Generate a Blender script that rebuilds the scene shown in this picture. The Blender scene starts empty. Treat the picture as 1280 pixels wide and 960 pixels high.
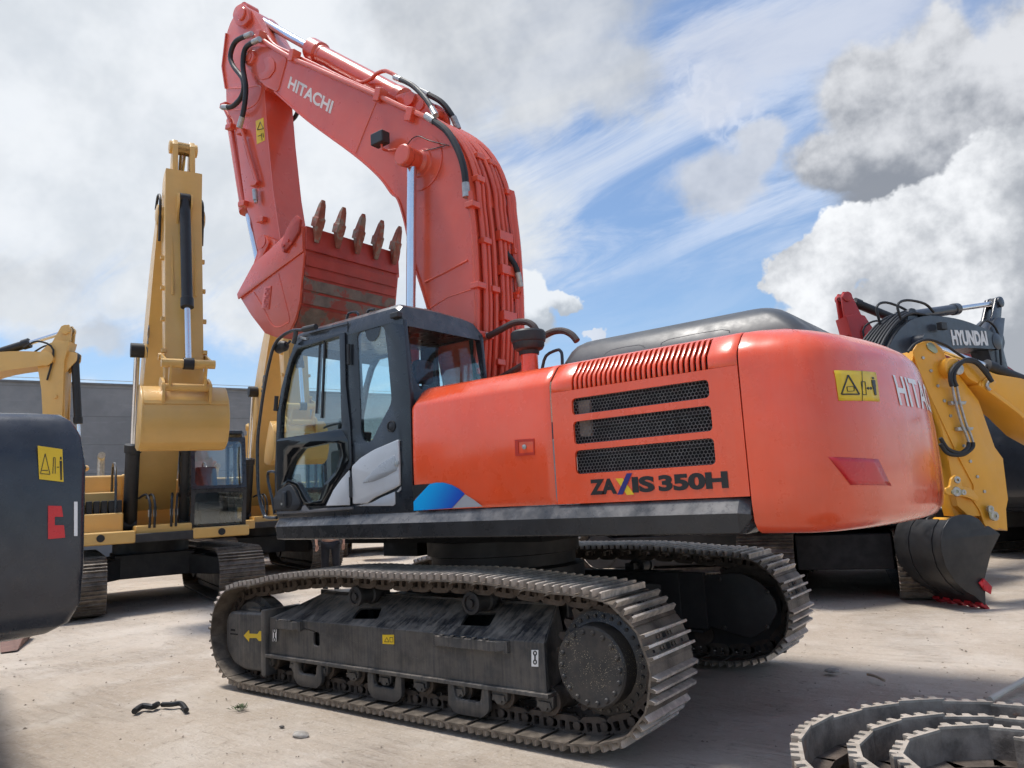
import bpy, bmesh, math, random
from mathutils import Vector, Matrix, noise as mnoise
random.seed(7)
R=math.radians; PI=math.pi
sc=bpy.context.scene; COL=sc.collection
# ---------------------------------------------------------------- camera
CAMP=Vector((-4.0714,5.8417,1.6806)); YAW,PIT,ROLL,FPX=-.9171,.1471,-.0541,937.7
CF=Vector((math.cos(PIT)*math.cos(YAW),math.cos(PIT)*math.sin(YAW),math.sin(PIT)))
_r=CF.cross(Vector((0,0,1))).normalized(); _u=_r.cross(CF)
CR=_r*math.cos(ROLL)+_u*math.sin(ROLL); CU=-_r*math.sin(ROLL)+_u*math.cos(ROLL)
cd=bpy.data.cameras.new('camera'); cam=bpy.data.objects.new('camera',cd); COL.objects.link(cam)
cam.matrix_world=Matrix.Translation(CAMP)@Matrix((CR,CU,-CF)).transposed().to_4x4()
cd.sensor_width=36; cd.lens=FPX/1280*36; cd.clip_start=.05; cd.clip_end=5000
sc.camera=cam
def ray(px,py): return CF+CR*((px-640)/FPX)-CU*((py-480)/FPX)
def pkp(px,py,P0,N):
    d=ray(px,py); return CAMP+d*((P0-CAMP).dot(N)/d.dot(N))
def pk(px,py,ax,v):
    d=ray(px,py); i='xyz'.index(ax); return CAMP+d*((v-CAMP[i])/d[i])
def pky(pts,y): return [(p.x,p.z) for p in (pk(a,b,'y',y) for a,b in pts)]
def crop(s,ox,oy): return lambda pts:[(ox+x*s,oy+y*s) for x,y in pts]
# ---------------------------------------------------------------- mesh builder
def cat(pts,n=6,closed=False):
    pts=[Vector(p) for p in pts]; out=[]; m=len(pts)
    if m<3: return pts
    g=(lambda i:pts[i%m]) if closed else (lambda i:pts[min(max(i,0),m-1)])
    for i in range(m if closed else m-1):
        a,b,c,d=g(i-1),g(i),g(i+1),g(i+2)
        for k in range(n):
            t=k/n; out.append(.5*((2*b)+(c-a)*t+(2*a-5*b+4*c-d)*t*t+(3*b-a-3*c+d)*t**3))
    if not closed: out.append(pts[-1])
    return out
class MB:
    def __init__(s): s.bm=bmesh.new()
    def face(s,vs):
        try: return s.bm.faces.new(vs)
        except ValueError: return None
    def poly(s,pts): return s.face([s.bm.verts.new(p) for p in pts])
    def box(s,a,b):
        x0,y0,z0=a;x1,y1,z1=b
        return s.hexa([(x0,y0,z0),(x1,y0,z0),(x1,y1,z0),(x0,y1,z0),(x0,y0,z1),(x1,y0,z1),(x1,y1,z1),(x0,y1,z1)])
    def hexa(s,p):
        v=[s.bm.verts.new(q) for q in p]
        for f in((0,1,2,3),(7,6,5,4),(0,4,5,1),(1,5,6,2),(2,6,7,3),(3,7,4,0)): s.face([v[i] for i in f])
        return s
    def obox(s,c,ax,ay,az):   # centre and half-vectors
        c,ax,ay,az=map(Vector,(c,ax,ay,az))
        return s.hexa([c-ax-ay-az,c+ax-ay-az,c+ax+ay-az,c-ax+ay-az,c-ax-ay+az,c+ax-ay+az,c+ax+ay+az,c-ax+ay+az])
    def beam(s,a,b,w,h,up=(0,0,1)):
        a,b=Vector(a),Vector(b); d=(b-a); u=Vector(up); sd=d.cross(u).normalized(); u2=sd.cross(d).normalized()
        return s.obox((a+b)/2,d/2,sd*w/2,u2*h/2)
    def ring(s,c,u,v,r,n): return [s.bm.verts.new(c+u*(r*math.cos(2*PI*i/n))+v*(r*math.sin(2*PI*i/n))) for i in range(n)]
    def rings(s,rs,closed=True,cap=True):
        n=len(rs[0])
        for a,b in zip(rs,rs[1:]):
            for i in range(n if closed else n-1): s.face([a[i],a[(i+1)%n],b[(i+1)%n],b[i]])
        if cap: s.face(list(reversed(rs[0]))); s.face(rs[-1])
    def loft(s,rs,closed=True,cap=True): s.rings([[s.bm.verts.new(p) for p in r] for r in rs],closed,cap); return s
    def axis(s,a,b):
        d=(b-a).normalized(); t=Vector((0,0,1)) if abs(d.z)<.9 else Vector((1,0,0))
        u=d.cross(t).normalized(); return d,u,d.cross(u)
    def cyl(s,a,b,r,n=20,r2=None):
        a,b=Vector(a),Vector(b); d,u,v=s.axis(a,b)
        s.rings([s.ring(a,u,v,r,n),s.ring(b,u,v,r if r2 is None else r2,n)]); return s
    def lathe(s,o,d,prof,n=28,cap=True):  # prof: (radius, height)
        o=Vector(o); d=Vector(d).normalized(); _,u,v=s.axis(o,o+d)
        s.rings([s.ring(o+d*h,u,v,max(r,.0005),n) for r,h in prof],True,cap); return s
    def tube(s,pts,r,n=8,sm=5,cap=True):
        pts=cat(pts,sm) if sm else [Vector(p) for p in pts]
        q=[pts[0]]
        for p in pts[1:]:
            if (p-q[-1]).length>1e-5: q.append(p)
        pts=q; d,u,v=s.axis(pts[0],pts[1]); rs=[]
        for i,p in enumerate(pts):
            t=(pts[min(i+1,len(pts)-1)]-pts[max(i-1,0)]).normalized()
            u=(u-t*u.dot(t)).normalized(); v=t.cross(u); rr=r(i/(len(pts)-1)) if callable(r) else r
            rs.append(s.ring(p,u,v,rr,n))
        s.rings(rs,True,cap); return s
    def curvemesh(s,loops,t,bev,res=1):
        cu=bpy.data.curves.new('t','CURVE'); cu.dimensions='2D'; cu.fill_mode='BOTH'
        for lp in loops:
            sp=cu.splines.new('POLY'); sp.points.add(len(lp)-1); sp.use_cyclic_u=True
            for i,p in enumerate(lp): sp.points[i].co=(p[0],p[1],0,1)
        cu.extrude=max(t/2-bev,0); cu.bevel_depth=bev; cu.bevel_resolution=res; cu.offset=-bev
        o=bpy.data.objects.new('t',cu); me=bpy.data.meshes.new_from_object(o)
        bpy.data.objects.remove(o); bpy.data.curves.remove(cu); return me
    def add(s,me,M):
        me.transform(M); s.bm.from_mesh(me); bpy.data.meshes.remove(me); return s
    def plate(s,pts,t0,t1,holes=(),bev=0,M=None,res=1):  # default plane: u=x, v=z, thickness along y from t0 to t1
        me=s.curvemesh([pts]+list(holes),abs(t1-t0),bev,res)
        if M is None: M=Matrix(((1,0,0,0),(0,0,1,(t0+t1)/2),(0,1,0,0),(0,0,0,1)))
        else: M=M@Matrix.Translation((0,0,(t0+t1)/2))
        return s.add(me,M)
    def text(s,txt,M,w,h,t=.004,off=0.0,sp=1.0,shear=0,curve=None):  # fits the text to w x h, origin at bottom left
        cu=bpy.data.curves.new('t','FONT'); cu.body=txt; cu.extrude=.001; cu.offset=off; cu.space_character=sp; cu.shear=shear; cu.resolution_u=5
        o=bpy.data.objects.new('t',cu); me=bpy.data.meshes.new_from_object(o)
        bpy.data.objects.remove(o); bpy.data.curves.remove(cu)
        xs=[v.co.x for v in me.vertices]; ys=[v.co.y for v in me.vertices]; x0,x1,y0,y1=min(xs),max(xs),min(ys),max(ys)
        for v in me.vertices: v.co=((v.co.x-x0)/(x1-x0)*w,(v.co.y-y0)/(y1-y0)*h,v.co.z/.001*t/2)
        return s.add(me,M)
    def build(s,name,m,parent=None,smooth=27,recalc=True,bevel=0,org=None,doubles=True):
        bm=s.bm
        if doubles: bmesh.ops.remove_doubles(bm,verts=bm.verts,dist=1e-5)
        if recalc: bmesh.ops.recalc_face_normals(bm,faces=bm.faces)
        og=ORG if org is None else Vector(org)
        me=bpy.data.meshes.new(name); bm.to_mesh(me); bm.free()
        me.transform(Matrix.Translation(-og))
        me.materials.append(m); me.shade_smooth(); me.set_sharp_from_angle(angle=R(smooth))
        o=bpy.data.objects.new(name,me); COL.objects.link(o)
        if parent: o.parent=parent
        else: o.location=og
        if bevel:
            b=o.modifiers.new('b','BEVEL'); b.width=bevel; b.segments=2; b.limit_method='ANGLE'; b.angle_limit=R(40); b.harden_normals=True
        return o
ORG=Vector((0,0,0))
def setorg(v):
    global ORG; ORG=Vector(v)
def tag(o,label=None,cat=None,group=None,kind=None):
    if label: o['label']=label
    if cat: o['category']=cat
    if group: o['group']=group
    if kind: o['kind']=kind
    return o
def empty(name,label,cat,loc=(0,0,0),rz=0,group=None):
    o=bpy.data.objects.new(name,None); COL.objects.link(o); o.location=loc; o.rotation_euler=(0,0,rz); o.empty_display_size=.3
    return tag(o,label,cat,group)
def sub(name,parent): # an empty part
    o=bpy.data.objects.new(name,None); COL.objects.link(o); o.parent=parent; o.empty_display_size=.1; return o
def rrect(x0,z0,x1,z1,r,n=4):
    o=[]
    for cx,cz,a in((x1-r,z1-r,0),(x0+r,z1-r,90),(x0+r,z0+r,180),(x1-r,z0+r,270)):
        for k in range(n+1):
            t=R(a+90*k/n); o.append((cx+r*math.cos(t),cz+r*math.sin(t)))
    return o
def roundpoly(pts,r,n=4):
    out=[]; m=len(pts)
    for i in range(m):
        p=Vector(pts[i][:2]); a=Vector(pts[i-1][:2])-p; b=Vector(pts[(i+1)%m][:2])-p
        rr=min(r if not isinstance(r,(list,tuple)) else r[i],a.length*.48,b.length*.48)
        if rr<1e-4: out.append(tuple(p)); continue
        s=p+a.normalized()*rr; e=p+b.normalized()*rr
        for k in range(n+1):
            t=k/n; out.append(tuple((1-t)**2*s+2*t*(1-t)*p+t*t*e))
    return out
def circ(cx,cz,r,n=24,a0=0): return [(cx+r*math.cos(a0+2*PI*i/n),cz+r*math.sin(a0+2*PI*i/n)) for i in range(n)]
def dup(root,loc=None,rz=None,label=None):
    def c(o,par):
        n=o.copy(); COL.objects.link(n); n.parent=par
        for ch in kids.get(o.name,[]): c(ch,n)
        return n
    kids={}
    for o in bpy.data.objects:
        if o.parent: kids.setdefault(o.parent.name,[]).append(o)
    n=c(root,None)
    if loc is not None: n.location=loc
    if rz is not None: n.rotation_euler=(0,0,rz)
    if label: n['label']=label
    return n
# ---------------------------------------------------------------- materials
class NT:
    def __init__(s,t): s.t=t
    def n(s,ty,**k):
        x=s.t.nodes.new(ty)
        for a,b in k.items(): setattr(x,a,b)
        return x
    def l(s,a,b): s.t.links.new(a,b)
    def set(s,inp,v):
        if isinstance(v,bpy.types.NodeSocket): s.l(v,inp)
        else: inp.default_value=v
    def m(s,op,a,b=0,c=0):
        x=s.n('ShaderNodeMath',operation=op); s.set(x.inputs[0],a); s.set(x.inputs[1],b)
        if op in('MULTIPLY_ADD','COMPARE'): s.set(x.inputs[2],c)
        return x.outputs[0]
    def noise(s,vec,sc,det=4,rough=.55,dist=0):
        x=s.n('ShaderNodeTexNoise'); s.l(vec,x.inputs['Vector']); x.inputs['Scale'].default_value=sc; x.inputs['Detail'].default_value=det
        x.inputs['Roughness'].default_value=rough; x.inputs['Distortion'].default_value=dist; return x.outputs[0]
    def ramp(s,v,a,b,lo=0,hi=1,smooth=True):
        x=s.n('ShaderNodeMapRange',interpolation_type='SMOOTHSTEP' if smooth else 'LINEAR')
        s.set(x.inputs[0],v); x.inputs[1].default_value=a; x.inputs[2].default_value=b; x.inputs[3].default_value=lo; x.inputs[4].default_value=hi; return x.outputs[0]
    def mix(s,f,a,b):
        x=s.n('ShaderNodeMix',data_type='RGBA'); s.set(x.inputs[0],f)
        for i,v in((6,a),(7,b)):
            if isinstance(v,(tuple,list)): v=tuple(v)+(1,) if len(v)==3 else v
            s.set(x.inputs[i],v)
        return x.outputs[2]
    def vec(s,v,sc): 
        x=s.n('ShaderNodeVectorMath',operation='MULTIPLY'); s.l(v,x.inputs[0]); x.inputs[1].default_value=sc; return x.outputs[0]
def lin(r,g,b): return tuple(((c/255)/12.92 if c/255<=.04045 else ((c/255+.055)/1.055)**2.4) for c in(r,g,b))
MC={}
def pm(name,col,rough=.5,metal=0,var=.12,vs=3,bump=0,bs=40,dust=0,dcol=(.33,.26,.2),coat=0,up=.5,streak=0,spec=.5,wear=0,wcol=(.2,.17,.15),ws=3,spk=0):
    m=bpy.data.materials.new(name); m.use_nodes=True; t=NT(m.node_tree); b=m.node_tree.nodes['Principled BSDF']
    tc=t.n('ShaderNodeTexCoord').outputs['Object']; g=t.n('ShaderNodeNewGeometry')
    n1=t.noise(tc,vs,5,.6)
    c=t.mix(t.ramp(n1,.3,.7,0,1),tuple(x*(1-var) for x in col),tuple(min(1,x*(1+var)) for x in col))
    rg=t.ramp(t.noise(tc,vs*2.3,6,.65),.3,.7,max(.02,rough-.08),min(1,rough+.1))
    if wear:
        w=t.ramp(t.noise(tc,ws,8,.7,.4),1-wear,1-wear+.06); c=t.mix(w,c,wcol); rg=t.m('MAXIMUM',rg,t.m('MULTIPLY',w,.65))
    if dust:
        sx=t.n('ShaderNodeSeparateXYZ'); t.l(g.outputs['Normal'],sx.inputs[0]); upf=t.ramp(sx.outputs[2],-.2,1,1-up,1)
        dn=t.noise(tc,5,8,.7)
        if streak:
            dn=t.m('ADD',t.m('MULTIPLY',dn,.6),t.m('MULTIPLY',t.noise(t.vec(tc,(34,5,1.6)),1.2,5,.65),.42))
        df=t.m('MULTIPLY',t.ramp(dn,.40 if streak else .32,.62 if streak else .72),t.m('MULTIPLY',upf,dust)); c=t.mix(df,c,dcol); rg=t.m('MAXIMUM',rg,t.m('MULTIPLY',df,.9))
    if spk:
        vo=t.n('ShaderNodeTexVoronoi'); t.l(tc,vo.inputs['Vector']); vo.inputs['Scale'].default_value=90
        c=t.mix(t.m('MULTIPLY',t.ramp(vo.outputs[0],.28,.12),t.ramp(t.noise(tc,4,4),.45,.6,0,spk)),c,(.42,.36,.24))
    t.l(c,b.inputs['Base Color']); t.l(rg,b.inputs['Roughness']); b.inputs['Metallic'].default_value=metal
    b.inputs['Coat Weight'].default_value=coat; b.inputs['Coat Roughness'].default_value=.12; b.inputs['Specular IOR Level'].default_value=spec
    if bump:
        bp=t.n('ShaderNodeBump'); bp.inputs['Strength'].default_value=bump; bp.inputs['Distance'].default_value=.01
        t.l(t.noise(tc,bs,6,.65),bp.inputs['Height']); t.l(bp.outputs[0],b.inputs['Normal'])
    return m
def glassmat(name,tint,base=.05,k=.55):
    m=bpy.data.materials.new(name); m.use_nodes=True; t=NT(m.node_tree); t.t.nodes.clear()
    o=t.n('ShaderNodeOutputMaterial'); tr=t.n('ShaderNodeBsdfTransparent'); tr.inputs[0].default_value=tuple(tint)+(1,)
    gl=t.n('ShaderNodeBsdfGlossy'); gl.inputs['Roughness'].default_value=.03; gl.inputs[0].default_value=(.9,.95,1,1)
    lw=t.n('ShaderNodeLayerWeight'); lw.inputs[0].default_value=.5; f=t.m('ADD',t.m('MULTIPLY',t.m('POWER',lw.outputs['Facing'],4),k),base)
    ms=t.n('ShaderNodeMixShader'); t.l(f,ms.inputs[0]); t.l(tr.outputs[0],ms.inputs[1]); t.l(gl.outputs[0],ms.inputs[2]); t.l(ms.outputs[0],o.inputs[0]); return m
ORANGE=pm('orange_red_paint',(.80,.085,.022),.26,coat=.6,var=.07,vs=1.3,streak=1,dust=.13,dcol=(.6,.35,.28),up=.7)
ARMRED=pm('red_arm_paint',(.64,.088,.042),.33,coat=.45,var=.07,vs=1.5,dust=.10,dcol=(.6,.4,.33),up=.6)
BUCKETRED=pm('worn_bucket_paint',(.42,.045,.03),.5,var=.15,vs=4,dust=.15,wear=.40,wcol=(.17,.13,.10),ws=1.6)
TOOTH=pm('worn_tooth_metal',(.30,.10,.06),.6,var=.3,vs=9,wear=.5,wcol=(.25,.2,.15),ws=9,bump=.3,bs=30)
BLACKPAINT=pm('black_cab_paint',(.017,.021,.027),.3,var=.12,coat=.25,dust=.04,dcol=(.25,.22,.19))
BLACKPLAS=pm('black_plastic',(.022,.023,.025),.5,var=.2,dust=.22,dcol=(.22,.19,.16),up=.9)
SKIRT=pm('skirt_black_paint',(.022,.024,.027),.28,var=.2,dust=.6,dcol=(.36,.34,.32),up=1.0)  # dust raised on upward faces so the top strip carries painted sky brightness
GLOSSB=pm('gloss_black_panel',(.006,.007,.008),.06,var=.1,spec=.6)
BARE=pm('bare_dirty_steel',(.17,.14,.11),.6,var=.3,vs=6,wear=.5,wcol=(.30,.06,.04),ws=3,dust=.3)
ROOFM=pm('sky_greyed_roof_black',(.024,.027,.031),.3,var=.15,coat=.3,dust=.45,dcol=(.34,.33,.31),up=1.0)  # grey laid over upward faces paints the sky's reflection onto the black roof
COVER=pm('grey_black_cover',(.05,.055,.06),.42,var=.12,vs=2,dust=.2,dcol=(.25,.24,.22))
DARK=pm('dark_void',(.008,.008,.009),.8,var=.2)
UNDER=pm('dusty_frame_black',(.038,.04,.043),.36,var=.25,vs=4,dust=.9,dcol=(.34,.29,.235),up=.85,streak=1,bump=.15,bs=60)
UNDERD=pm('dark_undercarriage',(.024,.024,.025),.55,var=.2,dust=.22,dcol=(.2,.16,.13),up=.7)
HUB=pm('hub_black',(.02,.021,.023),.42,var=.2,dust=.32,dcol=(.24,.19,.14),up=.5,spk=1,bump=.1)
TIP=pm('grouser_worn_edge',(.55,.49,.43),.42,metal=.3,var=.35,vs=14,dust=.4,dcol=(.60,.52,.44))
SHOE=pm('track_shoe_steel',(.075,.062,.05),.5,metal=.3,var=.4,vs=9,dust=.62,dcol=(.42,.35,.28),up=.5,bump=.5,bs=50,wear=.36,wcol=(.13,.055,.03),ws=7)
CHAIN=pm('track_chain_steel',(.06,.045,.035),.65,metal=.2,var=.35,vs=9,dust=.6,dcol=(.25,.2,.16),up=.6,bump=.4,bs=50)
CHROME=pm('chrome_rod',(.75,.77,.8),.14,metal=1,var=.04)
SILVER=pm('silver_panel',(.55,.56,.57),.35,metal=.3,var=.05)
FIT=pm('zinc_fitting',(.42,.42,.40),.35,metal=.6,var=.2,vs=20)
RUBBER=pm('black_rubber',(.012,.012,.013),.5,var=.2)
GLASS=glassmat('cab_glass',(.90,.97,.96),.09,.8)
GLASSD=glassmat('dark_cab_glass',(.90,.94,.94),.03)
YEL=pm('yellow_machine_paint',(.68,.41,.12),.36,var=.06,vs=1.5,coat=.15,dust=.12,dcol=(.5,.42,.3))
ORYEL=pm('orange_yellow_paint',(.78,.37,.03),.36,var=.06,vs=1.5,coat=.15,dust=.1,dcol=(.5,.42,.3))
NAVY=pm('blue_black_paint',(.032,.038,.05),.35,var=.15,coat=.2,dust=.15,dcol=(.2,.2,.2))
DECY=pm('yellow_decal',(.75,.5,.02),.4,var=.05)
DECB=pm('black_decal',(.012,.012,.012),.4,var=.05)
DECW=pm('white_decal',(.78,.77,.75),.4,var=.04)
DECR=pm('red_decal',(.6,.012,.02),.3,var=.05,coat=.3)
REDTIP=pm('red_tooth_paint',(.5,.02,.03),.5,var=.25,vs=8)
DECBL=pm('navy_decal',(.02,.02,.16),.4,var=.05)
DECG=pm('grey_decal',(.3,.31,.33),.4,var=.05)
SKIN=pm('skin',(.5,.27,.18),.5,var=.05)
MESHG=pm('grille_mesh',(.16,.155,.15),.5,metal=.3,var=.3,vs=12)
SEAT=pm('grey_seat_fabric',(.06,.06,.065),.8,var=.2,vs=10)
LGREY=pm('light_grey_plastic',(.45,.5,.5),.5,var=.08)

def explode(o,name):
    me=o.data; bm=bmesh.new(); bm.from_mesh(me); seen=set(); groups=[]
    bm.verts.ensure_lookup_table()
    for v in bm.verts:
        if v.index in seen: continue
        st=[v]; g=[]; seen.add(v.index)
        while st:
            q=st.pop(); g.append(q.index)
            for e in q.link_edges:
                w=e.other_vert(q)
                if w.index not in seen: seen.add(w.index); st.append(w)
        groups.append(set(g))
    if len(groups)<2: o.name=name; bm.free(); return
    for g in groups:
        b2=bm.copy(); b2.verts.ensure_lookup_table(); bmesh.ops.delete(b2,geom=[v for v in b2.verts if v.index not in g],context='VERTS')
        m2=bpy.data.meshes.new(name); b2.to_mesh(m2); b2.free()
        for mm in me.materials: m2.materials.append(mm)
        n=o.copy(); n.data=m2; n.name=name; COL.objects.link(n)
    bm.free(); bpy.data.objects.remove(o)
# ================================================================ the orange-red excavator
K1=crop(.34375,240,0); K2=crop(.34375,260,200); K3=crop(.3229,320,370); K4=crop(.359375,500,370); K6=crop(.3125,240,660)
KA=crop(.15625,320,370); KB=crop(.15625,320,530); KC=crop(.15625,480,370); K5=crop(.25,560,240)
def arc(cx,cz,r,a0,a1,n): return [(cx+r*math.cos(R(a0+(a1-a0)*i/n)),cz+r*math.sin(R(a0+(a1-a0)*i/n))) for i in range(n+1)]
def resample(loop,n):
    P=[Vector(p) for p in loop]; P.append(P[0]); L=[0]
    for a,b in zip(P,P[1:]): L.append(L[-1]+(b-a).length)
    T=L[-1]; out=[]; k=0
    for i in range(n):
        s=T*i/n
        while L[k+1]<s: k+=1
        f=(s-L[k])/max(1e-9,L[k+1]-L[k]); out.append(P[k].lerp(P[k+1],f))
    return out,T
def shoe_mesh(name,w,pitch,mat,detail=True,gh=.058):
    mb=MB(); h=w/2; x0=-pitch/2+.004; x1=pitch/2+.016; z0=.052
    prof=[(x0,z0),(x0,z0+.012)]
    if detail:
        for gx in(-.066,.004,.074):
            prof+=[(gx-.013,z0+.014),(gx-.008,z0+gh),(gx+.008,z0+gh),(gx+.013,z0+.014)]
        prof+=[(x1,z0+.002),(x1+.02,z0-.012),(x1+.018,z0-.018),(x1-.02,z0)]
    else: prof+=[(-.02,z0+.012),(-.012,z0+gh),(.012,z0+gh),(.02,z0+.012),(x1,z0+.01),(x1,z0)]
    n=len(prof)
    if detail:
        def ringat(y,cut):
            out=[]
            for i,(x,z) in enumerate(prof):
                zz=z if z<z0+.03 or not cut else z-.006
                out.append((x,y,zz))
            return out
        mb.loft([ringat(-h,1),ringat(-h+.02,0),ringat(h-.02,0),ringat(h,1)])
        # bolts and the two mud holes shown as raised bolt heads and dark slots
        for bx in(-.032,.04):
            for by in(-.10,-.06,.06,.10): mb.lathe((bx,by,z0+.010),(0,0,1),[(.014,0),(.014,.014)],6)
    else: mb.loft([[(x,-h,z) for x,z in prof],[(x,h,z) for x,z in prof]])
    o=mb.build(name,mat,smooth=30,org=(0,0,0)); me=o.data; me.materials.append(TIP)
    for f in me.polygons:
        if f.center.z>z0+.030: f.material_index=1
    if detail:
        me.materials.append(DARK); b_=bmesh.new(); b_.from_mesh(me)
        for cx,cy,a_,c_ in((-.031,.0,.018,.026),(.040,.0,.016,.026),(-.031,.20,.010,.014),(-.031,-.20,.010,.014)):
            f_=b_.faces.new([b_.verts.new((cx+u,cy+v,z0+.0158)) for u,v in((-a_,-c_),(a_,-c_),(a_,c_),(-a_,c_))]); f_.material_index=2
        b_.to_mesh(me); b_.free()
    if 0: pass
   
    bpy.data.objects.remove(o); return me
def link_bm(mb,M,detail):
    # side link: rounded bar with two openings, in local x (travel), z (out)
    for y,jog in((.085,.0),(-.085,0)):
        out=[(-.118,-.02),(-.10,-.055),(-.06,-.062),(.06,-.062),(.10,-.05),(.12,-.01),(.115,.03),(.09,.05),(-.10,.052),(-.12,.03)]
        holes=[roundpoly([(-.065,-.025),(-.015,-.025),(-.022,.035),(-.06,.035)],.012,2),roundpoly([(.015,-.025),(.062,-.02),(.05,.035),(.022,.035)],.012,2)] if detail else []
        mb.plate(roundpoly(out,.02,1),0,.03,holes,0,M@Matrix(((1,0,0,0),(0,0,1,y-.015),(0,1,0,0),(0,0,0,1))))
    mb.lathe(M@Vector((.085,.105,-.005)),M.to_3x3()@Vector((0,1,0)),[(.03,0),(.03,.012),(.018,.014)],10)
    mb.lathe(M@Vector((-.108,-.10,0)),M.to_3x3()@Vector((0,1,0)),[(.028,0),(.028,.2)],8)
def make_track(parent,loop,yc,w,n,shoe,mats,detail=True):
    pts,T=resample(loop,n); P=T/n
    mb=MB(); frames=[]
    for i in range(n):
        a,b=pts[i],pts[(i+1)%n]; c=(a+b)/2; tx=(b-a).normalized()
        X=Vector((tx.x,0,tx.y)); Z=Vector((-tx.y,0,tx.x)); Y=Z.cross(X)
        M=Matrix((X,Y,Z)).transposed().to_4x4(); M.translation=Vector((c.x,yc,c.y)); frames.append(M)
        if detail: link_bm(mb,M,True)
        else:
            for s in(-1,1): mb.obox(M@Vector((0,s*.085,0)),X*P*.52,Y*.02,Z*.055)
    ch=mb.build('track_chain',mats[1],parent,smooth=30)
    for M in frames:
        o=bpy.data.objects.new('track_shoe',shoe); COL.objects.link(o); o.parent=ch; M=M.copy(); M.translation-=ORG; o.matrix_local=M
    return ch
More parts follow.
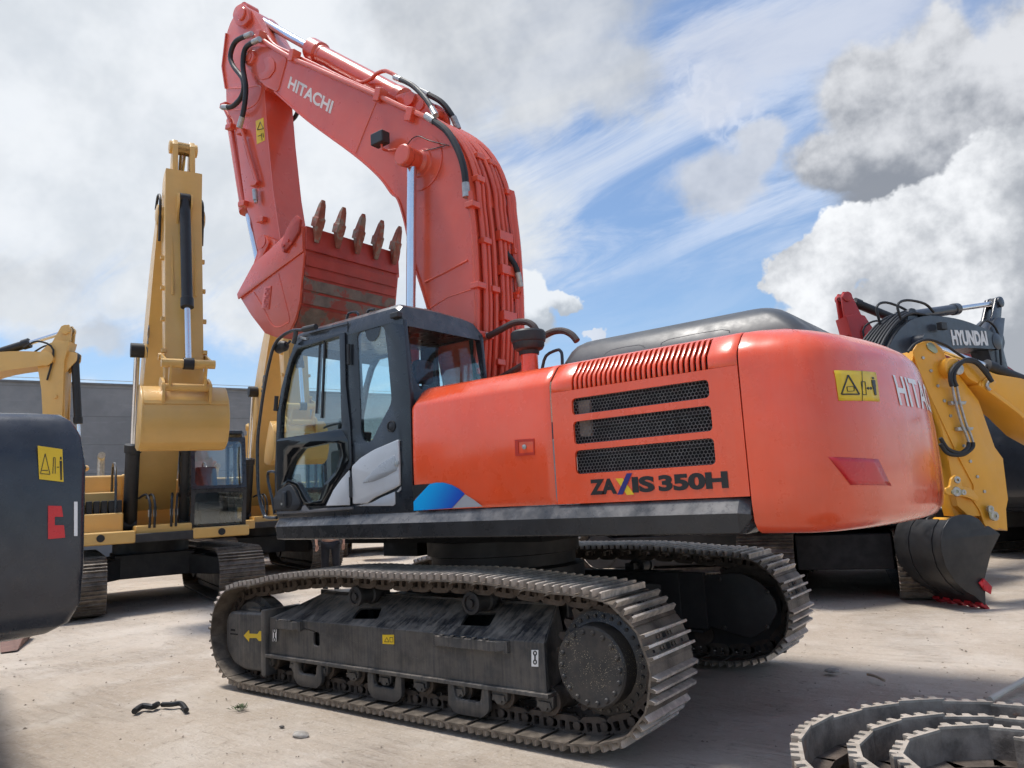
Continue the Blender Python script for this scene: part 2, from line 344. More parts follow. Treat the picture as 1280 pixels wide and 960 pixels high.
# the chain runs counter-clockwise seen with x to the right, so that local z points outwards -> travel reversed
XS,XI=-1.30,2.70
def hero_loop():
    L=[]
    L+=arc(XI,.50,.385,-90,90,16)[::1]                       # idler, from bottom to top
    L+=[(2.45,.905),(2.1,.965),(1.62,1.005),(1.18,1.022),(.75,1.012),(.35,1.008),(-.05,1.015),(-.44,1.005),(-.85,.972),(-1.12,.950)]
    L+=arc(XS,.55,.405,82,258,18)
    L+=[(-1.15,.117),(0,.115)]
    return L[::-1]
hero=empty('excavator','large orange-red crawler excavator with raised boom and black cab in the middle of the yard','excavator',(.7,0,0))
setorg((.7,0,0))
SHOEM=shoe_mesh('track_shoe',.60,.216,SHOE)
SHOED=SHOEM
for side in(1,-1):
    yc=1.298*side
    tr=sub('undercarriage_track',hero)
    lp=[Vector(p) for p in hero_loop()]
    # two-pass smooth so the top run flows
    make_track(tr,[(p.x,p.y) for p in lp],yc,.6,48,SHOEM,(SHOE,CHAIN))
    def Y(v): return v*side
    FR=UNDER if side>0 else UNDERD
    # frame shell
    mb=MB()
    P0=Vector((0,1.50,.66)); N0=Vector((0,.19,.40)).normalized(); ux=Vector((1,0,0)); uv=Vector((0,-.40,.19)).normalized()
    def flip(me_mb):
        if side<0:
            for v in me_mb.bm.verts: v.co.y=-v.co.y
    M=Matrix(((1,0,0,0),(0,0,1,0),(0,1,0,0),(0,0,0,1)))
    h1=rrect(1.545,.455,1.63,.575,.025)
    mb.plate([(-.9,.33),(2.31,.33),(2.28,.665),(-.90,.665)],1.475,1.50,[h1])
    Ms=Matrix((ux,uv,N0)).transposed().to_4x4(); Ms.translation=P0
    def onslope(a,b): p=pkp(a,b,P0,N0)-P0; return (p.x,p.dot(uv))
    ho=[]
    for q in([(638,363),(672,318),(760,316),(742,362)],[(1072,388),(1105,338),(1218,337),(1188,392)]):
        ho.append(roundpoly([onslope(240+x*.3125,660+y*.3125) for x,y in q],.03,3))
    mb.plate([(-.90,0),(2.28,0),(1.95,.445),(-.74,.445)],-.025,0,ho,0,Ms)
    mb.hexa([(-.90,1.475,.34),(-.885,1.475,.34),(-.74,.97,.34),(-.755,.97,.34),(-.90,1.475,.66),(-.885,1.475,.66),(-.74,1.09,.86),(-.755,1.09,.86)])
    mb.box((-.74,.97,.845),(1.95,1.10,.868)); mb.box((-.75,.95,.34),(2.2,.97,.86))
    mb.hexa([(2.28,1.475,.34),(2.3,1.475,.34),(2.3,.97,.34),(2.28,.97,.34),(2.26,1.475,.66),(2.28,1.475,.66),(2.0,1.0,.87),(1.97,1.0,.87)])
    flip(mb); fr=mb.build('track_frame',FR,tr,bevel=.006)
    mb=MB(); mb.box((-.93,1.40,.305),(2.33,1.53,.333)); mb.box((-.93,1.0,.305),(2.33,1.2,.333)); flip(mb); mb.build('frame_flange',FR,fr,bevel=.004)
    mb=MB(); mb.box((-.7,1.0,.36),(1.9,1.44,.62)); flip(mb); mb.build('frame_core',DARK,fr)
    # rounded raised steps (grab plates) on the side
    for xa,xb in((2.16,1.78),(.13,-.60)):
        mb=MB(); mb.loft([[(xa,1.50,.60),(xa,1.50,.655),(xa,1.505,.655),(xa,1.505,.60)],[(xa-.05,1.50,.585),(xa-.05,1.50,.655),(xa-.05,1.56,.655),(xa-.05,1.56,.585)],[(xb+.08,1.50,.585),(xb+.08,1.50,.655),(xb+.08,1.56,.655),(xb+.08,1.56,.585)],[(xb,1.50,.60),(xb,1.50,.65),(xb,1.51,.65),(xb,1.51,.60)]])
        for k in range(5): mb.box((xa-.10-k*(xa-xb-.2)/5,1.53,.655),(xa-.13-k*(xa-xb-.2)/5,1.562,.668))
        for q in(xa-.02,xb+.02): mb.obox((q,1.515,.615),(.018,0,0),(0,.016,0),(0,0,.04))
        flip(mb); mb.build('side_step',FR,fr,bevel=.004)
    # idler, sprocket, final drive, rollers
    mb=MB(); mb.lathe((XI,Y(1.298-.12),.50),(0,side,0),[(.05,0),(.28,0),(.28,.05),(.325,.06),(.325,.18),(.28,.19),(.28,.24),(.05,.24)],36); mb.build('idler_wheel',FR,tr)
    mb=MB(); g=[(2.33,.15),(2.33,.70),(2.95,.68),(3.01,.62),(3.01,.33),(2.90,.20),(2.68,.14)]
    mb.plate(roundpoly([(2.36,.16),(2.36,.705),(2.94,.69),(3.01,.62),(3.01,.34),(2.88,.20),(2.66,.15)],.05,3),1.30,1.51,bev=.03,res=3); mb.plate(roundpoly([(2.31,.13),(2.31,.735),(2.38,.735),(2.38,.13)],.02,2),1.12,1.53,bev=.006); mb.box((2.48,1.36,.70),(2.68,1.47,.725)); mb.box((2.2,1.12,.2),(2.95,1.16,.66)); 
    flip(mb); gd=mb.build('idler_guard',FR,tr)
    if side>0:
        mb=MB(); mb.box((2.845,1.508,.503),(2.915,1.513,.523)); mb.box((2.80,1.508,.470),(2.92,1.516,.482)); mb.build('guard_slot',DARK,gd)
    mb=MB(); teeth=[]
    for k in range(23*4):
        a=2*PI*k/(23*4); r=(.36,.41,.41,.36)[k%4]; teeth.append((XS+r*math.cos(a),.55+r*math.sin(a)))
    mb.plate(teeth,1.26,1.34); flip(mb); sp=mb.build('sprocket',CHAIN,tr)
    mb=MB(); mb.lathe((XS,Y(1.34),.55),(0,side,0),[(.31,0),(.335,.0),(.335,.05),(.30,.06),(.265,.075),(.26,.20),(.248,.215),(.03,.217)],48)
    if side<0: pass
    hb=mb.build('final_drive_hub',HUB,tr)
    mb=MB()
    for k in range(30): a=2*PI*k/30; mb.lathe((XS+.302*math.cos(a),Y(1.39),.55+.302*math.sin(a)),(0,side,0),[(.013,0),(.013,.022)],6)
    for k in range(18): a=2*PI*k/18; mb.lathe((XS+.222*math.cos(a),Y(1.555),.55+.222*math.sin(a)),(0,side,0),[(.0175,0),(.0175,.006),(.011,.016)],10)
    mb.build('hub_bolts',HUB,hb)
    for k in range(9):
        x=-.86+k*.40; mb=MB(); mb.lathe((x,Y(1.298-.13),.262),(0,side,0),[(.04,0),(.10,.0),(.10,.02),(.085,.025),(.085,.08),(.075,.10),(.075,.16),(.085,.18),(.085,.235),(.10,.24),(.10,.26),(.04,.265),(.04,.29)],18)
        mb.build('track_roller',CHAIN,tr)
        mb=MB(); mb.plate([(x-.075,.306),(x+.075,.306),(x+.07,.235),(x+.03,.20),(x-.03,.20),(x-.07,.235)],1.43,1.475,bev=.006)
        mb.plate([(x-.06,.23),(x-.03,.235),(x-.02,.215),(x+.02,.215),(x+.03,.235),(x+.06,.23),(x+.05,.27),(x-.05,.27)],1.474,1.49); flip(mb); mb.build('roller_cap',FR,tr)
    for x in(1.72,.72,-.18):
        mb=MB(); mb.plate(roundpoly([(x-.2,.306),(x-.2,.15),(x-.13,.095),(x+.13,.095),(x+.2,.15),(x+.2,.306),(x+.14,.306),(x+.12,.20),(x-.12,.20),(x-.14,.306)],.03,3),1.462,1.505,bev=.006); flip(mb); mb.build('track_guide',FR,tr)
    for x in(1.16,-.17):
        mb=MB(); mb.lathe((x,Y(1.20),.885),(0,side,0),[(.04,-.1),(.04,.0),(.085,0),(.085,.05),(.07,.06),(.07,.17),(.085,.18),(.085,.215),(.06,.22),(.055,.205),(.03,.205),(.03,.225)],26)
        mb.box((x-.05,Y(1.08)-.03,.82),(x+.05,Y(1.08)+.03,.93)); mb.build('carrier_roller',UNDERD,tr)
    if side<0:
        mb=MB(); o=pky(crop(1/4.8,860,640)([(50,380),(320,365),(430,420),(520,520),(540,600),(480,700),(380,760),(75,665)]),-1.0)
        mb.plate(roundpoly(o,.05,3),-1.02,-.99,bev=.006); cp=mb.build('motor_cover',UNDERD,tr)
        mb=MB()
        for a,b in((190,402),(68,453),(85,620),(222,692),(475,690),(478,480)):
            p=pk(860+a/4.8,640+b/4.8,'y',-.99); mb.lathe(p,(0,1,0),[(.02,0),(.02,.012),(.01,.02)],10)
        mb.build('cover_bolts',FIT if 0 else HUB,cp)
        mb=MB(); mb.box((-1.0,-1.02,.35),(-.55,-.96,.86)); mb.box((-1.62,-1.24,.14),(-.45,-1.20,.72)); mb.build('motor_housing',UNDERD,tr)
# centre frame
mb=MB()
mb.box((.05,-.62,.48),(1.35,.62,.86))
for sy in(1,-1):
    for xa,xb in((1.05,1.75),(.35,-.35)):
        mb.hexa([(xa-.25,sy*.5,.50),(xa+.25,sy*.5,.50),(xb+.28,sy*1.0,.40),(xb-.28,sy*1.0,.40),(xa-.25,sy*.5,.84),(xa+.25,sy*.5,.84),(xb+.28,sy*1.0,.74),(xb-.28,sy*1.0,.74)])
mb.build('centre_frame',UNDERD,hero,bevel=.01)
mb=MB(); mb.lathe((.62,0,.84),(0,0,1),[(.62,0),(.78,.06),(.78,.18),(.70,.20),(.70,.30),(.74,.31),(.74,.44)],48); mb.build('swing_bearing',UNDERD,hero)
mb=MB(); mb.box((1.5,-.4,1.12),(2.0,.3,1.30)); mb.box((-.5,-.9,1.30),(1.9,.9,1.40));   mb.build('belly_frame',DARK,hero)
# platform and skirt
ZB,ZC,ZT=1.376,1.505,1.596
mb=MB(); sec=lambda x0,e:[(x0,1.40,ZB),(x0,1.49,ZB+.01),(x0,1.50,ZC),(x0,1.44,ZT),(x0,1.2,ZT),(x0,1.2,ZB)]
rs=[]
for x,k in((2.26,0),(2.17,1),(-2.36,1),(-2.43,0)):
    s=sec(x,k)
    if k==0: s=[(x,1.38,ZB+.05),(x,1.44,ZB+.10),(x,1.46,ZC-.01),(x,1.40,ZT-.004),(x,1.2,ZT-.004),(x,1.2,ZB+.05)]
    rs.append(s)
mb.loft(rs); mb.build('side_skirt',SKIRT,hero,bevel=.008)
mb=MB(); mb.box((-2.40,-1.44,1.38),(2.1,1.2,1.58)); mb.box((-2.40,-1.49,1.38),(2.2,-1.44,1.59)); mb.build('platform',BLACKPLAS,hero)
# ---------------- hood: two door panels with the chamfered shoulder
PROF=[(1.445,1.60),(1.458,1.66),(1.462,2.0),(1.455,2.44),(1.444,2.475),(1.345,2.585),(1.30,2.61),(1.15,2.635),(.70,2.665)]
def shell(xs,slots=None,prof=PROF,mat=ORANGE,name='door',roundend=False,lo=None):
    mb=MB(); grid=[]
    for x,dy,dz in xs: grid.append([mb.bm.verts.new((x,y-dy,z-dz*(1 if z>2.4 else 0))) for y,z in prof])
    for i in range(len(xs)-1):
        for j in range(len(prof)-1):
            if slots and slots(i,j): continue
            mb.face([grid[i][j],grid[i+1][j],grid[i+1][j+1],grid[i][j+1]])
    o=mb.build(name,mat,hero,smooth=50); s=o.modifiers.new('s','SOLIDIFY'); s.thickness=.022; s.offset=-1 
    b=o.modifiers.new('b','BEVEL'); b.width=.005; b.segments=2; b.limit_method='ANGLE'; b.angle_limit=R(60)
    return o
hood=None
d1=shell([(.385,.07,.10),(.375,.03,.05),(.35,.008,.018),(.30,0,0),(-.3,0,0),(-.98,0,0),(-1.040,0,0),(-1.046,.004,.004)],name='service_door')
# second panel: sub-divided profile so that the slots and vents are real openings
P2=[(1.445,1.60),(1.455,1.62)]
nb=27; x0,x1=-1.235,-2.245
xs=[(-1.058,.004,.004),(-1.064,0,0),(-1.13,0,0)]
ed=[x0+(x1-x0)*k/(2*nb-1) for k in range(2*nb)]
xs+=[(e,0,0) for e in ed]+[(-2.36,0,0),(-2.425,0,0),(-2.431,.004,.004)]
PU=[(1.4562,2.388),(1.455,2.44),(1.444,2.475),(1.345,2.585),(1.325,2.598),(1.30,2.61),(1.15,2.635),(.70,2.665)]
def sl(i,j): return 3<=i<3+2*nb-1 and (i-3)%2==0 and j<4
up=shell(xs,sl,PU,name='louvre_panel')
mb=MB(); vents=[(1.80,1.962),(2.005,2.163),(2.21,2.325)]
holes=[rrect(-2.24,a,-1.228,b,.028,4) for a,b in vents]
mb.plate([(-1.058,1.60),(-1.058,2.386),(-2.431,2.386),(-2.431,1.60)],1.437,1.458,holes,0)
vp=mb.build('engine_door',ORANGE,hero)
# hex grille behind the openings
mb=MB(); s=.0125
def hexw(cx,cz,r):
    for k in range(3):
        a=Vector((cx+r*math.cos(R(60*k+30)),0,cz+r*math.sin(R(60*k+30)))); b=Vector((cx+r*math.cos(R(60*k+90)),0,cz+r*math.sin(R(60*k+90))))
        d=(b-a).normalized(); n=Vector((-d.z,0,d.x))*.0022
        y=Vector((0,1.432,0)); y2=Vector((0,1.428,0))
        q=[a-n+y,b-n+y,b+n+y,a+n+y]; mb.poly(q)
for a,b in vents:
    rws=int((b-a)/(.0216))+2
    for r_ in range(rws):
        for c_ in range(43):
            x=-1.22-c_*.025-(.0125 if r_%2 else 0); z=a-.005+r_*.0216
            if z>b+.01: continue
            hexw(x,z,.0144)
mb.build('vent_grille',MESHG,vp,recalc=False,doubles=False)
mb=MB(); mb.box((-2.40,.3,1.60),(-1.09,1.22,2.50)); mb.box((-2.40,1.0,1.62),(-1.09,1.36,1.7)); 
for z in(1.72,1.93,2.13,2.33): mb.box((-2.38,1.22,z),(-1.1,1.33,z+.03))
mb.build('radiator_core',DARK,vp)
mb=MB(); mb.plate(rrect(-1.335,2.06,-1.245,2.31,.02),1.37,1.40); mb.build('intake_duct',pm('duct_dusty',(.22,.18,.14),.8,var=.3,vs=20),vp)
# hood roof and far side
mb=MB(); mb.loft([[(x,.72,2.60),(x,.72,2.664),(x,0,2.685),(x,-1.1,2.66),(x,-1.36,2.585),(x,-1.46,2.44),(x,-1.46,1.6),(x,-1.40,1.6),(x,-1.40,2.3),(x,.6,2.60)] for x in(.385,-2.43)]); mb.build('hood_roof',ORANGE,hero)
mb=MB(); mb.box((.0,.45,1.6),(.375,1.40,2.3)); mb.box((.30,.45,2.3),(.36,1.28,2.58)); mb.build('hood_bulkhead',DARK,hero)
# latch, seam
mb=MB(); L=pky(K4([(400,500),(467,496),(469,552),(402,557)]),1.4625); mb.plate(L,1.462,1.466,[[ (L[0][0]*.82+L[2][0]*.18,L[0][1]*.85+L[2][1]*.15),(L[1][0]*.94+L[3][0]*.06,L[1][1]*.85+L[3][1]*.15),(L[2][0]*.94+L[0][0]*.06,L[2][1]*.85+L[0][1]*.15),(L[3][0]*.82+L[1][0]*.18,L[3][1]*.85+L[1][1]*.15)]]) 
lt=mb.build('door_latch',pm('latch_red',(.5,.03,.012),.35),d1); p=pk(*K4([(433,525)])[0],'y',1.463); mb=MB(); mb.lathe(p,(0,1,0),[(.018,0),(.018,.006),(.01,.009)],16); mb.build('lock',FIT,lt)
# stripe decals on the service door
def decal(pts,mat,par,name='decal',y=1.4655,t=.002): mb=MB(); mb.plate(pts,y-t,y); return mb.build(name,mat,par,smooth=20)
p=pky(K4([(44,658),(103,653),(46,712)]),1.465); decal(p,DECB,d1)
blue=bpy.data.materials.new('blue_decal'); blue.use_nodes=True; t=NT(blue.node_tree); b=t.t.nodes['Principled BSDF']; tc=t.n('ShaderNodeTexCoord').outputs['Object']; sx=t.n('ShaderNodeSeparateXYZ'); t.l(tc,sx.inputs[0])
f=t.ramp(t.m('ADD',t.m('MULTIPLY',sx.outputs[0],-1),t.m('MULTIPLY',sx.outputs[2],-.8)),-.98,-.45); t.l(t.mix(f,(.0,.36,.78),(.01,.06,.42)),b.inputs['Base Color']); b.inputs['Roughness'].default_value=.35
p=pky(K4([(47,716),(60,700),(103,654),(125,649),(150,649),(180,657),(205,671),(225,688),(180,738),(48,747)]),1.465); decal(p,blue,d1)
p=pky(K4([(226,690),(255,708),(287,732),(182,738)]),1.465); decal(p,DECG,d1)
# ZAXIS 350H lettering on the engine door
YL=1.459
def tm(p0,p1,p2): # plane matrix y const: p0 bottom-left, p1 bottom-right, p2 top-left in pixels (camera sees +y, image right = -x)
    a,b,c=[pk(*q,'y',YL) for q in(p0,p1,p2)]; w=(b-a).length; h=(c-a).length
    M=Matrix(((b-a).normalized(),(c-a).normalized(),Vector((0,1,0)))).transposed().to_4x4(); M.translation=a; return M,w,h
def word(txt,px0,px1,m,par,z0=1.655,z1=1.735,off=.04,name='lettering',sp=1.0):
    a=pk(px0[0],px0[1],'y',YL).x; b=pk(px1[0],px1[1],'y',YL).x
    mb=MB(); M=Matrix(((-1,0,0,a),(0,0,1,YL+.001),(0,1,0,z0),(0,0,0,1))); mb.text(txt,M,abs(b-a),z1-z0,.003,off,sp); return mb.build(name,m,par,smooth=20)
zz=[pk(738,619,'y',YL),pk(738,600,'y',YL),pk(910,610,'y',YL),pk(910,588,'y',YL)]
zb=(zz[0].z+zz[2].z)/2; zt=(zz[1].z+zz[3].z)/2
word('ZA',(738,619),(771.5,617),DECB,vp,zb,zt,.05); word('IS',(791,616),(819,615),DECB,vp,zb,zt,.05); word('350H',(824,615),(911,610),DECB,vp,zb,zt,.05)
def strip(q,m):
    pts=[(pk(*c,'y',YL).x,pk(*c,'y',YL).z) for c in K4(q)]; decal(pts,m,vp,'lettering',YL+.003)
strip([(750,635),(775,634),(815,690),(790,692)],DECY); 
pts=[(pk(*c,'y',YL).x,pk(*c,'y',YL).z) for c in K4([(757,691),(790,617),(809,616),(776,690)])]; decal(pts,DECBL,vp,'lettering',YL+.006)
# ---------------- counterweight
plan=[(-2.44,1.465),(-2.55,1.468),(-2.72,1.458),(-2.85,1.41),(-2.95,1.30),(-3.03,1.12),(-3.09,.90),(-3.16,.5),(-3.20,.0)]
plan=plan+[(x,-y) for x,y in plan[-2::-1]]
pc=cat([(x,y,0) for x,y in plan],6)
levels=[(1.372,.20),(1.378,.12),(1.40,.06),(1.45,.022),(1.55,.004),(1.72,.0),(2.0,.008),(2.25,.03),(2.42,.055),(2.47,.075),(2.52,.115),(2.565,.18),(2.60,.28),(2.63,.45),(2.65,.7)]
levA=[(1.372,.20),(1.378,.12),(1.40,.06),(1.45,.018),(1.55,.003),(2.0,.003),(2.44,.010),(2.475,.021),(2.53,.07),(2.585,.12),(2.61,.165),(2.635,.315),(2.65,.55)]
def lev(L,z):
    for (za,ia),(zb_,ib) in zip(L,L[1:]):
        if z<=zb_: return ia+(ib-ia)*(z-za)/(zb_-za)
    return L[-1][1]
def cwpt(u,z,push=0):  # u along the plan 0..1
    k=u*(len(pc)-1); i=int(min(k,len(pc)-2)); f=k-i; p=pc[i].lerp(pc[i+1],f); tg=(pc[min(i+2,len(pc)-1)]-pc[max(i-1,0)]).normalized(); n=Vector((tg.y,-tg.x,0))
    if n.x>0 and abs(tg.x)<.99: n=-n
    if p.y*n.y<0 and abs(n.y)>.5: n=-n
    e=min(u,1-u)/.17; e=min(1,e); e=e*e*(3-2*e)
    ins=lev(levA,z)*(1-e)+lev(levels,z)*e
    # flat recessed facet on the back face for the lettering
    edge=min(1,abs(p.y)/1.46)
    q=p-n*(ins*(1-.0*edge)-push)
    if u<.02 or u>.98: q.x=p.x; q.y=(1 if p.y>0 else -1)*(abs(p.y)-ins+push)
    return Vector((min(q.x,-2.44),q.y,z))
mb=MB(); N=120; rs=[]
zl=[levels[0][0]]
for (za,_),(zb_,_) in zip(levels,levels[1:]):
    m_=max(1,int((zb_-za)/.05)); zl+=[za+(zb_-za)*(k+1)/m_ for k in range(m_)]
for z in zl: rs.append([mb.bm.verts.new(cwpt(i/N,z)) for i in range(N+1)])
mb.rings(rs,closed=True,cap=True)
cw=mb.build('counterweight',ORANGE,hero,smooth=40)
def cwfind(px,py):
    best=None
    for i in range(0,700):
        u=i/1000
        for z in[1.4+.006*j for j in range(190)]:
            pass
    return None
def cwuv(px,py):
    # ray march by newton on (u,z): minimise pixel distance
    def prj(p):
        d=p-CAMP; k=d.dot(CF); return 640+FPX*d.dot(CR)/k,480-FPX*d.dot(CU)/k
    u,z=.25,2.0; best=1e9
    for i in range(60):
        for j in range(24):
            uu,zz_=.0+.6*i/60,1.4+1.1*j/24; a,b=prj(cwpt(uu,zz_)); e=(a-px)**2+(b-py)**2
            if e<best: best=e; u,z=uu,zz_
    st=.01
    for it in range(40):
        imp=False
        for du,dz in((st,0),(-st,0),(0,st*2),(0,-st*2)):
            a,b=prj(cwpt(max(0,u+du),z+dz)); e=(a-px)**2+(b-py)**2
            if e<best: best=e; u,z=max(0,u+du),z+dz; imp=True
        if not imp: st*=.5
    return u,z
def cwdecal(pts,m,name='decal',push=.003,par=None):
    q=[cwuv(*p) for p in pts]; M=6; vs=[]
    mb=MB(); g=[[None]*(M+1) for _ in range(M+1)]
    for i in range(M+1):
        for j in range(M+1):
            s,t_=i/M,j/M
            u=(1-s)*(1-t_)*q[0][0]+s*(1-t_)*q[1][0]+s*t_*q[2][0]+(1-s)*t_*q[3][0]; z=(1-s)*(1-t_)*q[0][1]+s*(1-t_)*q[1][1]+s*t_*q[2][1]+(1-s)*t_*q[3][1]
            g[i][j]=mb.bm.verts.new(cwpt(u,z,push))
    for i in range(M):
        for j in range(M): mb.face([g[i][j],g[i+1][j],g[i+1][j+1],g[i][j+1]])
    o=mb.build(name,m,par or cw,smooth=60); s=o.modifiers.new('s','SOLIDIFY'); s.thickness=.002; s.offset=0; return o
st=cwdecal([(1042,463),(1094,465.5),(1099,502),(1048,501)],DECY,'warning_sticker')
K9=crop(.25,960,340)
for a,b in(((363,612),(396,516)),((396,516),(453,612)),((453,612),(363,612))):
    (ax,ay),(bx,by)=K9([a,b]); dx,dy=bx-ax,by-ay; L_=math.hypot(dx,dy); nx,ny=-dy/L_*.8,dx/L_*.8
    cwdecal([(ax-nx,ay-ny),(bx-nx,by-ny),(bx+nx,by+ny),(ax+nx,ay+ny)],DECB,'warning_sign_print',.006,st)
for q in([(390,575),(425,572),(428,595),(395,598)],[(462,549),(481,549),(488,614),(470,614)]):
    qq=K9(q)
    for a,b in zip(qq,qq[1:]+qq[:1]): 
        dx,dy=b[0]-a[0],b[1]-a[1]; L_=math.hypot(dx,dy); nx,ny=-dy/L_*.3,dx/L_*.3; cwdecal([(a[0]-nx,a[1]-ny),(b[0]-nx,b[1]-ny),(b[0]+nx,b[1]+ny),(a[0]+nx,a[1]+ny)],DECB,'warning_sign_print',.006,st)
for q in([(512,540),(530,541),(535,575),(518,575)],[(519,574),(534,574),(538,617),(530,617)],[(515,526),(524,526),(526,536),(517,536)],[(490,579),(516,579),(516,584),(490,584)],[(490,581),(498,574),(499,590),(491,583)],[(516,581),(508,574),(509,590),(516,583)],[(464,492),(465.5,492),(468,645),(466.5,645)]): cwdecal(K9(q),DECB,'warning_sign_print',.006,st)
cwdecal([(1035,571),(1097,574),(1113.5,607),(1063,606)],DECR,'reflector_decal')
# HITACHI wrapped round the back face
ua,zb_=cwuv(1124,505); ua2,zt_=cwuv(1115,468)
hz0,hz1=zb_-.01,zt_+.0
mb=MB(); me0=MB(); me0.text('HITACHI',Matrix.Identity(4),1.0,1.0,.0,.02,1.05)
bmesh.ops.triangulate(me0.bm,faces=me0.bm.faces)
bmesh.ops.subdivide_edges(me0.bm,edges=[e for e in me0.bm.edges if e.calc_length()>.15],cuts=2)
uend=1-ua2
for v in me0.bm.verts:
    x,z=v.co.x,v.co.y; v.co=cwpt(ua2+(uend-ua2)*x,hz0+(hz1-hz0)*z,.004)
me0.build('lettering',DECW,cw,smooth=60)
# ---------------- black engine cover, pre-cleaner, rail, hoses on top
def rr3(x0,x1,y0,y1,r,z,n=4): return [(x,y,z) for x,y in rrect(x0,y0,x1,y1,r,n)]
mb=MB()
mb.loft([rr3(-2.70,-.76,-.8,.95,.08,2.60),rr3(-2.67,-.78,-.78,.93,.10,2.68),rr3(-2.57,-.82,-.74,.87,.12,2.79),rr3(-2.50,-.84,-.70,.81,.12,2.84),rr3(-2.43,-.88,-.62,.74,.10,2.872),rr3(-2.37,-.93,-.57,.69,.08,2.885)])
ec=mb.build('engine_cover',COVER,hero,smooth=50)
mb=MB()
for xa,xb in((-1.2,-1.55),(-1.68,-2.2)): mb.tube([(xa,.915,2.70),(xa-.06,.895,2.735),(xb+.06,.895,2.735),(xb,.915,2.70)],.006,6,2)
mb.build('cover_creases',COVER,ec)
pb=pk(663,468,'z',2.64); mb=MB(); mb.lathe((pb.x,pb.y,2.60),(0,0,1),[(.07,0),(.07,.24)],24); pc_=mb.build('intake_pipe',ORANGE,hero)
mb=MB(); mb.lathe((pb.x,pb.y,2.80),(0,0,1),[(.08,0),(.085,.03),(.115,.045),(.128,.07),(.13,.10),(.137,.105),(.143,.13),(.143,.18),(.133,.195),(.10,.203),(.02,.206)],36); mb.build('precleaner',BLACKPLAS,pc_)
mb=MB(); y=pb.y-.05
rl=[pk(a,b,'y',y) for a,b in K5([(470,890),(490,820),(545,790),(562,795),(570,815),(572,885)])]; mb.tube(rl,.013,8,3); mb.build('grab_rail',BLACKPAINT,hero)
HSM=pm('hose_sleeve',(.06,.045,.04),.6)
mb=MB(); hs=[pk(a,b,'y',.25) for a,b in K5([(200,722),(260,690),(330,655),(390,650),(425,668),(440,690)])]; mb.tube(hs,.032,10,5); mb.build('hydraulic_hose',HSM,hero); mb=MB(); hs=[pk(a,b,'y',.1) for a,b in K5([(480,720),(530,697),(580,695),(620,715),(645,745)])]; mb.tube(hs,.032,10,5); mb.build('hydraulic_hose',HSM,hero); mb=MB(); hs=[pk(a,b,'y',.2) for a,b in K5([(235,945),(290,915),(350,880),(400,845)])]; mb.tube(hs,.032,10,5); mb.build('hydraulic_hose',HSM,hero); mb=MB(); hs=[pk(a,b,'y',.25) for a,b in K5([(150,735),(100,742),(55,775),(30,830),(35,900),(90,950)])]; mb.tube(hs,.03,10,5)
hh=mb.build('hydraulic_hose',HSM,hero); mb=MB(); a,b=[pk(*q,'y',.25) for q in K5([(150,735),(200,720)])]; mb.cyl(a,b,.036,12); mb.build('hose_fitting',FIT,hh)
# ---------------- cab
YC=1.45
def cabp(a): return pky(a,YC)
cab=sub('cab',hero)
outl=cabp(KB([(165,757),(150,400)])+KA([(165,940),(200,740),(262,500),(300,405),(350,350),(420,330),(720,270),(1090,168),(1180,185),(1210,560),(1232,780)])+KB([(1250,480),(1270,703)]))
w1=roundpoly(cabp(KB([(196,122)])+KA([(204,930),(257,640),(297,500),(338,418),(684,312),(697,900)])+KB([(705,42)])),.02,3)
w2=roundpoly(cabp(KB([(255,440),(300,300),(380,195),(600,150),(680,150),(690,250),(650,380),(560,480),(520,610),(430,630),(390,560),(340,470)])),.03,3)
w3=roundpoly(cabp(KA([(808,298),(1022,236),(1048,430),(1084,850)])+KB([(960,60),(925,140),(870,150),(838,80)])+KA([(830,800)])),.05,3)
w3f=roundpoly(cabp(KA([(808,298),(1130,215),(1185,600),(1200,930)])+KB([(1200,80),(925,160),(870,155),(838,80)])+KA([(830,800)])),.04,3)
for y0,y1,nm in((1.405,1.45,'side_frame'),(.40,.44,'side_frame')):
    mb=MB(); mb.plate(outl,y0,y1,[w1,w2,w3 if y0>1 else w3f],.006); sf=mb.build(nm,BLACKPAINT,cab)
    if y1>1: near_side=sf
# door slightly proud
dr=cabp(KB([(172,690),(160,400)])+KA([(185,930),(218,740),(278,500),(318,410),(365,365),(720,290),(728,700)])+KB([(765,30),(775,280),(770,345),(640,510),(570,660),(440,668),(400,640),(370,688)]))
w1s=roundpoly(cabp(KB([(202,117)])+KA([(212,925),(264,640),(303,505),(344,425),(678,322),(690,900)])+KB([(698,38)])),.02,3)
mb=MB(); mb.plate(roundpoly(dr,.012,2),1.452,1.468,[w1s,w2],.004,res=2); door=mb.build('cab_door',BLACKPAINT,cab)
mb=MB(); mb.plate(roundpoly(cabp(KB([(180,126),(705,48),(752,130),(760,300),(640,500),(565,652),(440,658),(385,640),(335,505),(275,475),(180,555)])),.02,2),1.466,1.4715,[w2],.001); mb.build('glossy_panel',GLOSSB,door)
mb=MB(); mb.plate(w1,1.428,1.433); mb.build('window_glass',GLASS,door); 
mb=MB(); mb.plate(w2,1.428,1.433); mb.build('window_glass',GLASS,door)
mb=MB(); mb.plate(w3,1.438,1.443); gq=mb.build('window_glass',GLASS,near_side)
mb=MB(); c_=cabp(KA([(930,262)]))[0]; r_=abs(cabp(KA([(870,262)]))[0][0]-c_[0]); mb.plate([(c_[0]+r_*math.cos(R(a)),c_[1]+r_*1.15*math.sin(R(a))) for a in range(180,361,15)],1.444,1.4465); mb.build('tint_patch',BLACKPAINT,gq)
mb=MB(); mb.plate(w1,.418,.422); mb.plate(w3f,.418,.422); mb.plate(w2,.418,.422); mb.build('far_glass',GLASS,cab)
